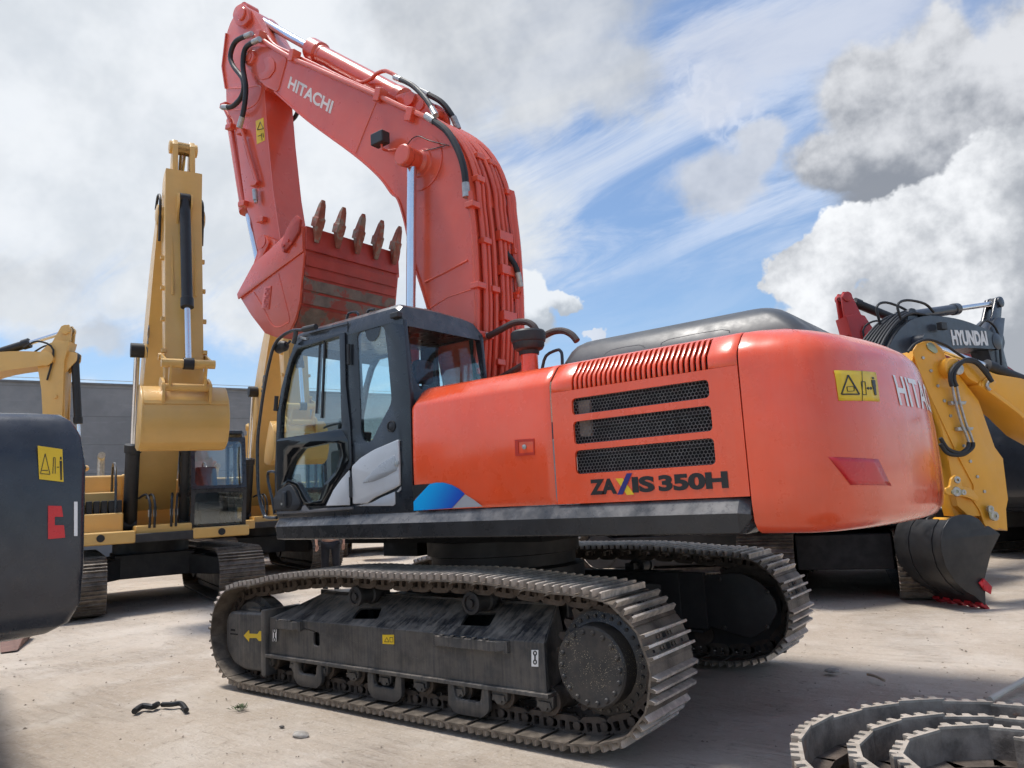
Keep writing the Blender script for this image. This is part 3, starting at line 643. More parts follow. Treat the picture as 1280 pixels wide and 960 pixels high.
# vertical bar of the sliding window
mb=MB(); a,b=cabp(KA([(545,365),(520,960)])); mb.beam((a[0],1.44,a[1]),(b[0],1.44,b[1]-.02),.02,.018,(0,1,0)); a,b=cabp(KA([(500,380),(470,940)])); mb.beam((a[0],1.42,a[1]),(b[0],1.42,b[1]),.02,.035,(0,1,0)); mb.build('sliding_bar',BLACKPLAS,door)
mb=MB(); a,b=[pk(*q,'y',1.43) for q in KA([(550,370),(552,930)])]; mb.build('window_edge',GLASS,door) if 0 else None
# rear face
tz=Vector((.20,0,1.75)).normalized(); NR=Vector((1.75,0,-.20)).normalized(); PR=Vector((.405,0,1.60))
Mr=Matrix((Vector((0,1,0)),tz,NR)).transposed().to_4x4(); Mr.translation=PR
def rear(l): 
    o=[]
    for a,b in l: p=pkp(a,b,PR,NR)-PR; o.append((p.y,p.dot(tz)))
    return o
ro=[(1.45,0)]+rear(KC([(210,800),(150,150),(330,98),(600,172),(700,215),(735,290),(775,700)]))+[(rear(KC([(775,700)]))[0][0],0)]
rw=roundpoly(rear(KC([(190,195),(400,225),(700,300),(750,700),(380,770),(290,742),(235,640)])),.03,3)
yfar=ro[-1][0]
mb=MB(); mb.plate(ro,-.0,.05,[rw],.006,Mr); rf=mb.build('rear_frame',BLACKPAINT,cab)
mb=MB(); mb.plate(rw,.022,.028,M=Mr); mb.build('window_glass',GLASSD,rf)
# dark plate painting the recess shade above the rear window
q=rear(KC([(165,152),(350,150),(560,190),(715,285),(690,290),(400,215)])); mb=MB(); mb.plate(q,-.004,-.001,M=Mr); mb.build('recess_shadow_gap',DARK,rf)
# roof: rings over y
top=pky(KA([(300,300),(360,290),(480,245),(720,178),(1130,62),(1165,78)]),1.40); low=cabp(KA([(292,425),(350,352),(420,332),(720,272),(1090,168),(1178,186)]))
top=[(low[0][0]-.02,top[0][1]-.05)]+[(x,z) for x,z in top[1:]]
inn=[(x,z-.05) for x,z in low]
ringy=lambda y,t,drop=0:[(x,y,z-drop) for x,z in t]+[(x,y,z) for x,z in inn[::-1]]
mid=[(a[0],(a[1]+b[1])/2+.02) for a,b in zip(top,low)]
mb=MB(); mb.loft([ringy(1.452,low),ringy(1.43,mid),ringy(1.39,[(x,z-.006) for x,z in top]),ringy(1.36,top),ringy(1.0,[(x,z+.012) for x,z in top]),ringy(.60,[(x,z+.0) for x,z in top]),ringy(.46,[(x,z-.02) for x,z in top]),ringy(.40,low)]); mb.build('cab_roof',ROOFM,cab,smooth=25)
mb=MB(); a=[pk(*q,'y',1.30) for q in KA([(725,195),(740,140),(805,128),(818,158)])]; mb.tube(a,.012,8,2); a=[pk(*q,'y',1.30) for q in KA([(890,135),(905,112),(945,108)])]; mb.tube(a,.012,8,2); mb.build('roof_grip',BLACKPAINT,cab)
mb=MB(); a=pk(*KA([(1120,155)])[0],'y',1.46); mb.obox(a,(.05,0,.0),(0,.03,0),(0,0,.025)); mb.build('roof_catch',BLACKPLAS,cab,bevel=.01)
a=pk(*KC([(210,112)])[0],'x',.58); mb=MB(); mb.obox(a,(.015,0,0),(0,.06,0),(0,0,.02)); mb.build('roof_catch',BLACKPLAS,cab,bevel=.01)
# front glass and lower front, floor
fr_=[p for p in outl[0:8]]
fr_=cabp(KB([(175,745),(158,400)])+KA([(172,940),(207,740),(268,500),(306,410),(355,355)]))
mb=MB(); mb.loft([[(x-.012,y,z) for x,z in fr_] for y in(1.41,.44)],closed=False,cap=False); mb.build('windscreen',GLASS,cab)
mb=MB(); mb.box((2.17,.44,1.60),(2.22,1.41,1.72)); mb.box((.42,.42,1.585),(2.2,1.44,1.64)); mb.build('cab_floor',BLACKPLAS,cab)
mb=MB(); mb.box((.42,.46,1.64),(.72,1.40,2.25)); mb.build('rear_shelf',BLACKPLAS,cab)
# interior: seat, consoles, levers, screen
st_=sub('operator_seat',cab)
mb=MB(); mb.box((.95,.68,1.95),(1.42,1.18,2.10)); mb.build('seat_cushion',SEAT,st_,bevel=.04)
mb=MB(); mb.hexa([(.86,.69,2.08),(1.0,.69,2.08),(1.0,1.17,2.08),(.86,1.17,2.08),(.70,.73,2.72),(.80,.73,2.72),(.80,1.13,2.72),(.70,1.13,2.72)]); mb.build('seat_back',SEAT,st_,bevel=.04)
mb=MB(); mb.hexa([(.70,.80,2.74),(.79,.80,2.74),(.79,1.06,2.74),(.70,1.06,2.74),(.66,.82,2.95),(.75,.82,2.95),(.75,1.04,2.95),(.66,1.04,2.95)]); mb.build('headrest',SEAT,st_,bevel=.03)
mb=MB(); mb.box((1.0,.75,1.64),(1.35,1.1,1.95)); mb.build('seat_base',BLACKPLAS,st_,bevel=.02)
for y in(1.28,.60):
    mb=MB(); mb.box((1.0,y-.07,1.9),(1.55,y+.07,2.18)); mb.build('side_console',pm('console_grey',(.10,.10,.10),.6) if y>1 else BLACKPLAS,cab,bevel=.03)
    mb=MB(); mb.tube([(1.48,y,2.18),(1.5,y,2.28),(1.47,y,2.38)],.018,8,3); mb.lathe((1.47,y,2.36),(-.1,0,1),[(.015,0),(.026,.03),(.024,.1),(.01,.12)],12); mb.build('control_lever',BLACKPLAS,cab)
mb=MB(); mb.obox((1.95,.60,2.33),(.02,0,.005),(0,.1,0),(-.02,0,.09)); mb.cyl((1.97,.6,1.7),(1.97,.6,2.3),.02,8); mb.build('monitor',BLACKPLAS,cab,bevel=.01)
mb=MB()
for y in(.98,.84): mb.cyl((1.9,y,1.64),(1.82,y,2.15),.012,8); mb.obox((1.93,y,1.78),(.05,0,.03),(0,.05,0),(-.01,0,.02))
mb.build('pedal_lever',BLACKPLAS,cab)
mb=MB()
for k in range(9): mb.box((1.35+k*.07,.452,1.66),(1.353+k*.07,.455,2.05))
for k in range(6): mb.box((1.35,.452,1.68+k*.07),(1.92,.455,1.683+k*.07))
mb.build('guard_mesh',BLACKPLAS,cab)
mb=MB(); mb.plate(roundpoly(cabp(KB([(470,310),(540,340),(530,395),(500,390)])),.01,2),1.05,1.052); mb.plate(roundpoly(cabp(KB([(520,230),(600,180),(610,260),(620,430),(540,450),(535,330)])),.02,2),.6,.61); mb.build('paper_sheet',pm('pale_sheet',(.5,.6,.58),.6),cab)
# silver panels, handle, sill, vent, hinges
mb=MB(); mb.plate(roundpoly(cabp(KB([(580,655),(640,530),(700,445),(768,368),(770,648)])),.01,2),1.470,1.482,bev=.004); mb.build('silver_panel',SILVER,door)
mb=MB(); mb.plate(roundpoly(cabp(KB([(782,340),(850,272),(960,205),(1155,122),(1160,250),(1165,490),(1120,515),(960,590),(900,635),(790,640)])),.02,3),1.452,1.476,bev=.008,res=2); sp_=mb.build('silver_panel',SILVER,near_side)
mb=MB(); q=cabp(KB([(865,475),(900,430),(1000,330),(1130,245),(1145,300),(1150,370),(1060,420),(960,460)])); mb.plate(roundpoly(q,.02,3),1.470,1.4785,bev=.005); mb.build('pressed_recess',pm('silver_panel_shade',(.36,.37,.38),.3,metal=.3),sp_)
mb=MB(); a=pk(*KB([(1128,315)])[0],'y',1.478); mb.lathe(a,(0,1,0),[(.026,0),(.026,.006),(.012,.008)],16); mb.build('panel_lock',FIT,sp_)
mb=MB(); mb.plate(cabp(KB([(935,625),(1000,590),(1115,540),(1118,640),(1100,655),(800,657)])),1.449,1.4575,bev=.002); mb.plate(cabp(KB([(1130,540),(1165,500),(1160,530),(1140,545)])),1.449,1.4575); mb.build('silver_lower_panel',SILVER,near_side)
mb=MB(); mb.plate(roundpoly(cabp(KB([(168,690),(166,590),(205,530),(265,492),(305,490),(335,535),(372,615),(380,650),(350,690)])),.02,3),1.466,1.49,bev=.008); hh_=mb.build('handle_housing',BLACKPLAS,door)
mb=MB(); c_=cabp(KB([(285,600)]))[0]; mb.plate([(c_[0]+.062*math.cos(R(a)),c_[1]+.085*math.sin(R(a))) for a in range(0,360,20)],1.4895,1.4915); mb.build('handle_recess',DARK,hh_)
mb=MB(); q=cabp(KB([(245,540),(277,540),(280,655),(250,658)])); mb.plate(roundpoly(q,.008,2),1.492,1.505,bev=.003); mb.build('door_handle',BLACKPAINT,hh_); a=pk(*KB([(206,640)])[0],'y',1.491); mb=MB(); mb.lathe(a,(0,1,0),[(.011,0),(.011,.005)],12); mb.build('key_lock',FIT,hh_)
mb=MB(); mb.plate(cabp(KB([(180,700),(372,692),(392,655),(408,648),(440,688),(560,672),(780,660),(785,682),(400,712),(180,722)])),1.449,1.475,bev=.003); mb.build('door_sill',pm('sill_grey',(.12,.12,.125),.4,dust=.4),cab)
mb=MB(); a=pk(*KB([(1083,18)])[0],'y',1.45); mb.lathe(a,(0,1,0),[(.05,0),(.05,.008),(.04,.01),(.038,.003),(.03,.004),(.02,.008)],20); mb.build('round_vent',BLACKPLAS,near_side)
mb=MB()
for q in(KA([(740,385),(742,548)]),KB([(757,425),(762,588)])):
    a,b=[pk(*c,'y',1.475) for c in q]; mb.cyl(a,b,.017,10)
mb.build('door_hinge',BLACKPLAS,door)
for q,nm in((KA([(735,205),(735,290)]),0),(KA([(430,300),(740,222)]),1)):
    a,b=[pk(*c,'y',1.452) for c in q]; mb=MB(); mb.tube([a,b],.005,6,0); mb.build('roof_seam',DARK,near_side)
mb=MB(); a=pk(*KA([(385,340)])[0],'y',1.46); mb.obox(a,(.05,0,.015),(0,.015,0),(0,0,.012)); mb.build('marker_clip',FIT,near_side,bevel=.004)
# inner handle bar behind the window, mirror arm, lamp, step bracket
mb=MB(); mb.tube([pk(*c,'y',1.41) for c in KB([(545,38),(560,22),(680,-8),(692,25)])],.010,8,2); mb.build('inner_grip',BLACKPLAS,door)
mb=MB(); ml=[pk(*c,'y',1.5) for c in KA([(470,248),(400,272),(300,275),(210,320),(145,400),(100,560),(62,760),(35,950)])+KB([(14,120),(12,320),(22,560),(62,718),(100,750),(165,750)])]; mb.tube(ml,.016,10,4)
mb.tube([pk(*c,'y',1.5) for c in KA([(320,280),(312,330),(300,380)])],.022,8,2); mb.build('mirror_arm',BLACKPAINT,cab)
mb=MB(); a,b=[pk(*c,'y',1.5) for c in KA([(380,268),(480,245)])]; mb.cyl(a,b,.028,10); mb.build('arm_clamp',BLACKPLAS,cab)
a=pk(*KA([(215,400)])[0],'y',1.42); mb=MB(); mb.lathe(a+Vector((-.06,0,0)),(1,.1,-.1),[(.035,0),(.055,.03),(.06,.12),(.055,.125)],14); mb.cyl(a+Vector((-.06,0,0)),a+Vector((-.12,0,.03)),.012,8); wl=mb.build('work_lamp',BLACKPLAS,cab)
mb=MB(); mb.tube([pk(*c,'y',1.45) for c in KB([(155,384),(100,384),(98,460),(130,600),(150,720)])],.014,8,2); mb.build('side_bracket',BLACKPAINT,cab)
mb=MB(); a,b=[pk(*c,'y',1.47) for c in KA([(165,800),(155,920)])]; mb.cyl(a,b,.02,8); mb.build('windscreen_latch',BLACKPLAS,cab)
# ---------------- boom
YB=.33
upper=pky(K1([(335,200),(480,265),(700,370),(860,445),(925,495),(968,560),(993,640),(1008,720)])+K2([(935,90),(955,240),(965,420),(968,600)]),YB)
back=upper[:]+[(.66,2.75),(.72,2.30)]
lower=pky(K1([(300,330),(420,435),(590,560),(680,640),(725,700)])+K2([(690,140),(715,220),(745,360),(795,520)]),YB)+[(1.08,3.2),(.98,2.6),(.98,2.2)]
body=back+[(.78,2.12),(.90,2.10)]+lower[::-1]
up3=cat([(x,0,z) for x,z in back],4); lo3=cat([(x,0,z) for x,z in lower],4)
sm=[(p.x,p.z) for p in up3]+[(.78,2.12),(.90,2.10)]+[(p.x,p.z) for p in lo3][::-1]
mb=MB(); mb.plate(sm,-.312,.312,bev=0); boom=mb.build('boom',ARMRED,hero,smooth=25)
mb=MB()
def strip2(cv,off,w=.66,t=.016):
    P=[Vector(p) for p in cv]; rs=[]
    for i,p in enumerate(P):
        tg=(P[min(i+1,len(P)-1)]-P[max(i-1,0)]).normalized(); n=Vector((-tg.z,0,tg.x))*off
        rs.append([p+n*0+Vector((0,-w/2,0)),p+n+Vector((0,-w/2,0)),p+n+Vector((0,w/2,0)),p+Vector((0,w/2,0))])
    mb.loft(rs)
strip2(up3,-.02); strip2(lo3,.02); mb.build('boom_flange',ARMRED,boom,smooth=25)
# nose fork plates at the tip
nose=pky(K1([(345,206),(300,182),(245,166),(205,172),(186,195),(186,225),(205,250),(232,278),(262,312),(310,334)]),YB)
for s in(1,-1):
    mb=MB(); mb.plate(roundpoly(nose,.06,3),s*.245,s*.325,bev=.006); fk=mb.build('boom_tip_plate',ARMRED,boom)
pv=pk(*K1([(215,212)])[0],'y',YB); pv=Vector((pv.x,0,pv.z))
mb=MB(); mb.lathe((pv.x,-.36,pv.z),(0,1,0),[(.10,0),(.11,.01),(.11,.70),(.10,.72),(.06,.725),(.06,.735)],28); mb.build('boom_tip_pin',ARMRED,boom)
mb=MB(); q=pky(K1([(255,212),(285,205),(300,225),(300,255),(278,283),(250,290),(235,270),(262,260),(268,240)]),YB+.01); mb.plate(roundpoly(q,.03,3),.325,.34,bev=.004); mb.build('tip_gusset',ARMRED,boom)
# weld seams and side ribs
mb=MB()
for seq in([(670,372),(632,465),(596,556)],[(332,205),(318,260),(300,325)],):
    mb.tube([pk(*c,'y',.312) for c in K1(seq)],.008,6,2)
mb.tube([pk(*c,'y',.312) for c in K2([(790,445),(870,405),(945,365)])],.012,6,0); mb.tube([pk(*c,'y',.312) for c in K2([(800,545),(870,500),(960,470)])],.006,6,0)
mb.build('weld_seam',ARMRED,boom)
mb=MB(); bs=pk(*K1([(832,592)])[0],'y',.33); mb.lathe((bs.x,.312,bs.z),(0,1,0),[(.30,0),(.30,.010),(.285,.012),(.27,.010),(.16,.012),(.15,.03)],40)
b2=pk(*K1([(772,566)])[0],'y',.55); mb.lathe((b2.x,.318,b2.z),(0,1,0),[(.15,0),(.10,.06),(.095,.20),(.115,.21),(.115,.265),(.10,.275),(.05,.276)],32); mb.lathe((b2.x,-.318,b2.z),(0,-1,0),[(.15,0),(.10,.06),(.095,.20),(.115,.21),(.115,.265),(.10,.275)],24); mb.build('cylinder_boss',ARMRED,boom)
cd_=Vector((b2.x,.44,b2.z)); low_=pk(*K2([(738,520)])[0],'y',.44)
dirn=(low_-cd_).normalized(); foot=cd_+dirn*((1.55-cd_.z)/dirn.z)
for y in(.44,-.44):
    A_=Vector((cd_.x,y,cd_.z)); B_=Vector((foot.x,y,foot.z)); L_=(B_-A_)
    bc=sub('boom_cylinder',hero)
    mb=MB(); mb.cyl(A_+L_*.02,A_+L_*.56,.050,24); mb.build('rod',CHROME,bc)
    mb=MB(); mb.lathe(A_+L_*.50,L_,[(.07,0),(.105,.0),(.105,.12),(.09,.13),(.09,1.7),(.06,1.72)],24); mb.build('barrel',ARMRED,bc)
    mb=MB(); mb.lathe((A_.x,y-.055,A_.z),(0,1,0),[(.11,0),(.11,.11)],24); mb.build('rod_eye',ARMRED,bc)
mb=MB()
for y in(.34,.54,-.34,-.54): mb.plate([(foot.x-.25,1.3),(foot.x+.2,1.3),(foot.x+.12,1.62),(foot.x-.1,1.62)],y-.02,y+.02)
for y in(.40,-.40): mb.plate([(.55,1.5),(1.3,1.5),(1.05,2.3),(.7,2.3)],y-.02,y+.02)
mb.build('boom_foot_bracket',ARMRED,hero)
# lettering on the boom
a,b,c=[pk(*q,'y',.3135) for q in K1([(347,320),(503,414),(359,277)])]
M=Matrix(((b-a).normalized(),(c-a).normalized(),Vector((0,1,0)))).transposed().to_4x4(); M.translation=a; mb=MB(); mb.text('HITACHI',M,(b-a).length,(c-a).length,.004,.03); mb.build('lettering',pm('cream_letter',(.68,.62,.58),.5),boom,smooth=20)
# work light on the boom
a=pk(*K1([(684,506)])[0],'y',.45); mb=MB(); mb.obox(a,(.095,0,.0),(0,.06,0),(-.0,0,.068)); wl=mb.build('work_light',BLACKPLAS,boom,bevel=.012)
mb=MB(); b=pk(*K1([(712,548)])[0],'y',.36); mb.tube([a+Vector((-.02,0,-.06)),a+Vector((-.03,0,-.12)),b,Vector((b.x-.1,.31,b.z))],.014,6,2); mb.build('lamp_bracket',ARMRED,wl)
mb=MB(); mb.tube([pk(*c,'y',.34) for c in K1([(780,530),(800,505),(825,495),(860,510),(935,530)])],.005,5,3); mb.tube([pk(*c,'y',.34) for c in K1([(800,560),(860,545),(920,530)])],.005,5,3); mb.build('lamp_cable',RUBBER,boom)
# pipes along the top and down the back
def T(name,pts,y,r,mat,par,sm=5,n=10):
    mb=MB(); mb.tube([pk(*c,'y',y) for c in pts],r,n,sm); return mb.build(name,mat,par)
T('hydraulic_pipe',K1([(222,132),(250,142),(300,175),(370,215),(430,240),(520,280),(680,350),(760,388),(830,418),(852,428)]),.33,.032,ARMRED,boom)
T('hydraulic_pipe',K1([(262,120),(300,165),(350,190),(440,232),(560,290),(690,345)]),.24,.026,ARMRED,boom)
T('hydraulic_pipe',K1([(655,285),(672,268),(700,258),(725,266),(742,276)]),.18,.024,ARMRED,boom)
T('hydraulic_pipe',K1([(655,285),(620,300),(600,296)]),.18,.024,ARMRED,boom)
mb=MB()
for c in([(372,205)],[(685,348)],[(800,420)],[(250,135)]):
    p=pk(*K1(c)[0],'y',.32); mb.obox(p,(.045,0,.02),(0,.06,0),(-.03,0,.07))
mb.build('pipe_clamp',ARMRED,boom,bevel=.008)
def hose(pts,y,r=.034,ends=(1,1),par=None):
    P=[pk(*c,'y',y) if not isinstance(y,(list,tuple)) else pk(*c,'y',y[0]+(y[1]-y[0])*i/(len(pts)-1)) for i,c in enumerate(pts)]
    mb=MB(); mb.tube(P,r,10,6); h=mb.build('hydraulic_hose',RUBBER,par or boom)
    mb=MB(); q=cat(P,6)
    if ends[0]: d=(q[2]-q[0]).normalized(); mb.cyl(q[0]-d*.05,q[0]+d*.10,r*1.12,12)
    if ends[1]: d=(q[-3]-q[-1]).normalized(); mb.cyl(q[-1]-d*.05,q[-1]+d*.10,r*1.12,12)
    if ends[0] or ends[1]: mb.build('hose_fitting',FIT,h)
    return h
hose(K1([(745,284),(800,310),(850,360),(882,412)]),(.18,.34),.030)
hose(K1([(862,428),(925,475),(967,545),(990,620),(997,700)]),.35,.036)
hose(K1([(840,335),(905,370),(945,420),(962,455)]),(-.1,-.2),.034)
hose(K1([(975,483),(1040,530),(1080,610),(1105,690),(1118,745)]),-.30,.036)
hose(K1([(210,126),(160,150),(140,200),(150,240),(185,290),(183,345),(150,385),(118,390)]),.38,.034)
hose(K1([(238,146),(195,175),(185,240),(196,320),(188,400),(175,452)]),.40,.034)
hose(K1([(385,405),(375,425),(360,440)]),-.3,.03,(0,0))
# back piping, rows across the boom
bk=[Vector((p.x,p.z)) for p in up3]
L_=[0]
for a,b in zip(bk,bk[1:]): L_.append(L_[-1]+(b-a).length)
nn=int(L_[-1]/.12); o_=[]; k=0
for i in range(nn+1):
    s_=L_[-1]*i/nn
    while k<len(L_)-2 and L_[k+1]<s_: k+=1
    o_.append(bk[k].lerp(bk[k+1],(s_-L_[k])/max(1e-6,L_[k+1]-L_[k])))
for _ in range(4): o_=[o_[0]]+[(o_[i-1]+o_[i]*2+o_[i+1])/4 for i in range(1,len(o_)-1)]+[o_[-1]]
bk=[(p.x,p.y) for p in o_]
def offs(cv,o):
    out=[]
    for i,p in enumerate(cv):
        a=Vector(cv[max(i-1,0)]); b=Vector(cv[min(i+1,len(cv)-1)]); t_=(b-a).normalized(); n=Vector((t_.y,-t_.x)); out.append(Vector(p)-n*(-o) )
    return out
def backpipe(y,off,z0,z1,r,wob=0):
    q=offs(bk,off); pts=[]
    for p in q:
        if z1<=p.y<=z0: pts.append((p.x,y+(wob*math.sin(p.y*2.2) if wob else 0),p.y))
    mb=MB(); mb.tube(pts,r,8,0); return mb.build('hydraulic_pipe',ARMRED,boom)
for y,off,z0,z1,r in((.33,.04,4.75,2.2,.032),(.22,.06,5.6,2.2,.028),(.15,.06,5.9,2.2,.024),(.05,.05,6.0,2.2,.028),(-.06,.06,5.8,2.2,.024),(-.13,.06,6.0,2.2,.028),(-.21,.05,5.6,2.2,.022),(-.28,.07,5.9,2.2,.030),(-.31,.10,4.9,2.2,.034)):
    backpipe(y,off,z0,z1,r)
mb=MB()
q=offs(bk,.055)
for zt,ys in((4.55,(.33,)),(4.3,(-.12,)),(4.2,(.2,-.3)),(3.95,(-.12,)),(3.75,(.33,.1,-.3)),(3.55,(-.12,)),(3.2,(.33,.2)),(3.05,(.0,-.3)),(2.9,(-.15,.3)),(2.7,(.1,-.28)),(2.55,(.28,-.1)),(4.9,(.2,-.28)),(5.2,(0.05,-.15))):
    p=min(q,key=lambda p:abs(p.y-zt))
    for y in ys: mb.obox((p.x,y,p.y),(.055,0,0),(0,.06 if y!=-.12 else .11,0),(0,0,.05 if y==-.12 else .03))
mb.build('pipe_clamp',ARMRED,boom,bevel=.008)
hose(K5([(177,370),(180,290),(205,258),(250,268),(300,315),(340,375),(358,450)]),(.0,-.25),.028)
mb=MB(); a=pk(*K5([(178,400)])[0],'y',.05); b=pk(*K5([(178,440)])[0],'y',.05); mb.cyl(a,b,.035,12,.05); mb.cyl(pk(*K5([(145,455)])[0],'y',.05),pk(*K5([(218,440)])[0],'y',.05),.03,10); mb.build('silver_coupling',FIT,boom); 
T('hydraulic_pipe',K5([(358,475),(350,500),(325,512),(300,515)]),-.25,.024,ARMRED,boom,3)
# ---------------- arm cylinder (on top of the boom)
ac=sub('arm_cylinder',hero); a,b,c,d=[pk(*q,'y',0) for q in K1([(205,48),(435,178),(452,188),(830,392)])]
mb=MB(); mb.cyl(a,b+(c-b)*1.0,.058,24); mb.build('rod',CHROME,ac)
ax=(d-c); L_=ax.length; mb=MB(); mb.lathe(c-ax.normalized()*.1,ax,[(.08,0),(.15,.0),(.15,.22),(.125,.24),(.125,.30),(.118,.31),(.118,L_-.35),(.13,L_-.34),(.13,L_-.22),(.09,L_-.2),(.08,L_)],32); mb.build('barrel',ARMRED,ac)
mb=MB(); mb.lathe((a.x,-.10,a.z),(0,1,0),[(.12,0),(.12,.2)],24); mb.build('rod_eye',ARMRED,ac)
mb=MB()
for s in(1,-1):
    lg=pky(K1([(740,350),(790,335),(830,345),(860,375),(868,420),(780,420)]),.16); mb.plate(roundpoly(lg,.06,3),s*.14,s*.18,bev=.005)
p1=pk(*K1([(797,362)])[0],'y',.18); mb.lathe((p1.x,-.22,p1.z),(0,1,0),[(.08,0),(.08,.44)],20); p1=pk(*K1([(833,384)])[0],'y',.18); mb.lathe((p1.x,-.2,p1.z),(0,1,0),[(.055,0),(.055,.4)],20); mb.build('cylinder_lug',ARMRED,boom)
# ---------------- arm
YA=.22
armo=K1([(160,42),(185,18),(208,28),(228,60),(262,120),(300,180),(318,260),(262,325),(275,500),(295,700),(325,890),(300,935),(258,950),(232,900),(212,800),(190,745),(166,560),(150,440),(122,400),(120,320),(108,240),(122,120),(138,75)])
ap=pky(armo,YA)
mb=MB(); mb.plate(roundpoly(ap,.06,3),-.205,.205,bev=.004); arm=mb.build('arm',ARMRED,hero,smooth=25)
mb=MB(); 
def edge_strip(pts,w=.44,t=.022):
    P=[Vector((x,0,z)) for x,z in pts]; rs=[]
    for i,p in enumerate(P):
        tg=(P[min(i+1,len(P)-1)]-P[max(i-1,0)]).normalized(); n=Vector((-tg.z,0,tg.x))*t
        rs.append([p-n/2+Vector((0,-w/2,0)),p+n/2+Vector((0,-w/2,0)),p+n/2+Vector((0,w/2,0)),p-n/2+Vector((0,w/2,0))])
    mb.loft(rs)
edge_strip(pky(K1([(262,327),(275,500),(295,700),(322,880)]),YA)); edge_strip(pky(K1([(122,120),(108,240),(120,320)]),YA)); mb.build('arm_flange',ARMRED,arm)
mb=MB(); tp=pk(*K1([(183,52)])[0],'y',.26); 
for s in(1,-1): mb.plate(roundpoly(pky(K1([(155,60),(165,30),(190,15),(212,35),(218,75),(195,98),(168,95)]),YA),.05,3),s*.20,s*.26,bev=.006)
mb.lathe((tp.x,-.29,tp.z),(0,1,0),[(.085,0),(.095,.01),(.095,.57),(.085,.58),(.04,.582)],24); mb.build('arm_top_lug',ARMRED,arm)
mb=MB(); ar=pky(K1([(210,262)]),YA)[0]; 
mb.tube([pk(*c,'y',.207) for c in K1([(130,322),(200,318),(248,312),(250,340),(235,375),(200,395),(155,400)])],.007,6,3); mb.build('weld_seam',ARMRED,arm)
mb=MB(); q=pky(K1([(232,440),(260,428),(265,510),(236,525)]),.207); mb.plate(q,.206,.209); ws=mb.build('warning_sticker',DECY,arm)
mb=MB()
for (x0_,y0_),(x1_,y1_) in(((238,472),(248,444)),((248,444),(260,468)),((260,468),(238,472)),((252,485),(255,510)),((258,484),(260,500)),((240,495),(250,492))):
    a,b=[pk(*c,'y',.2105) for c in K1([(x0_,y0_),(x1_,y1_)])]; mb.tube([a,b],.006,4,0)
mb.build('warning_sign_print',DECB,ws)
T('hydraulic_pipe',K1([(176,462),(190,500),(212,580),(238,665)]),.27,.022,ARMRED,arm,3); T('hydraulic_pipe',K1([(186,500),(200,560),(224,640),(232,672)]),.25,.018,ARMRED,arm,3)
T('hydraulic_pipe',K1([(118,392),(140,440),(150,500),(165,600),(188,735)]),.15,.03,ARMRED,arm,3)
mb=MB()
for c in((182,480),(232,668),(140,462),(188,742),(256,800),(120,385)):
    p=pk(*K1([c])[0],'y',.23); mb.obox(p,(.07,0,.01),(0,.045,0),(-.01,0,.035))
mb.build('pipe_clamp',ARMRED,arm,bevel=.01)
mb=MB(); a,b=[pk(*c,'y',.27) for c in K1([(228,690),(232,728)])]; mb.cyl(a,b,.035,12); mb.cyl(b,b+(b-a)*.25,.025,10); mb.build('silver_coupling',FIT,arm)
# bucket cylinder in front of the arm
bcy=sub('bucket_cylinder',hero); a,b,c=[pk(*q,'y',.0) for q in K1([(150,430),(205,770),(246,965)])]
mb=MB(); mb.lathe(a,(b-a),[(.08,0),(.105,.05),(.105,(b-a).length-.15),(.125,(b-a).length-.14),(.125,(b-a).length),(.06,(b-a).length+.01)],24); mb.build('barrel',ARMRED,bcy)
mb=MB(); mb.cyl(b,c+(c-b)*.5,.05,20); mb.build('rod',CHROME,bcy)
# ---------------- bucket
YK=.70
bk_=sub('bucket',hero)
sh=pky(K2([(355,245),(357,335),(349,420),(340,520),(310,610),(285,635),(255,645),(215,630),(165,565),(120,490)]),YK)+pky(K2([(178,385)]),YK)
sh3=[Vector((x,0,z)) for x,z in sh]
mb=MB(); rs=[]
cen=Vector((3.25,0,4.3))
for i,p in enumerate(sh3):
    tg=(sh3[min(i+1,len(sh3)-1)]-sh3[max(i-1,0)]).normalized(); n=Vector((-tg.z,0,tg.x)); n=n if n.dot(cen-p)>0 else -n
    rs.append([p+Vector((0,-YK,0)),p+Vector((0,YK,0)),p+n*.03+Vector((0,YK,0)),p+n*.03+Vector((0,-YK,0))])
mb.loft(rs); bsh=mb.build('bucket_shell',BUCKETRED,bk_,smooth=25)
sp_=pky(K2([(355,245),(357,335),(349,420),(340,520),(325,580),(310,612),(285,636),(255,646),(215,631),(165,566),(119,492),(175,383),(235,330),(300,270)]),YK)
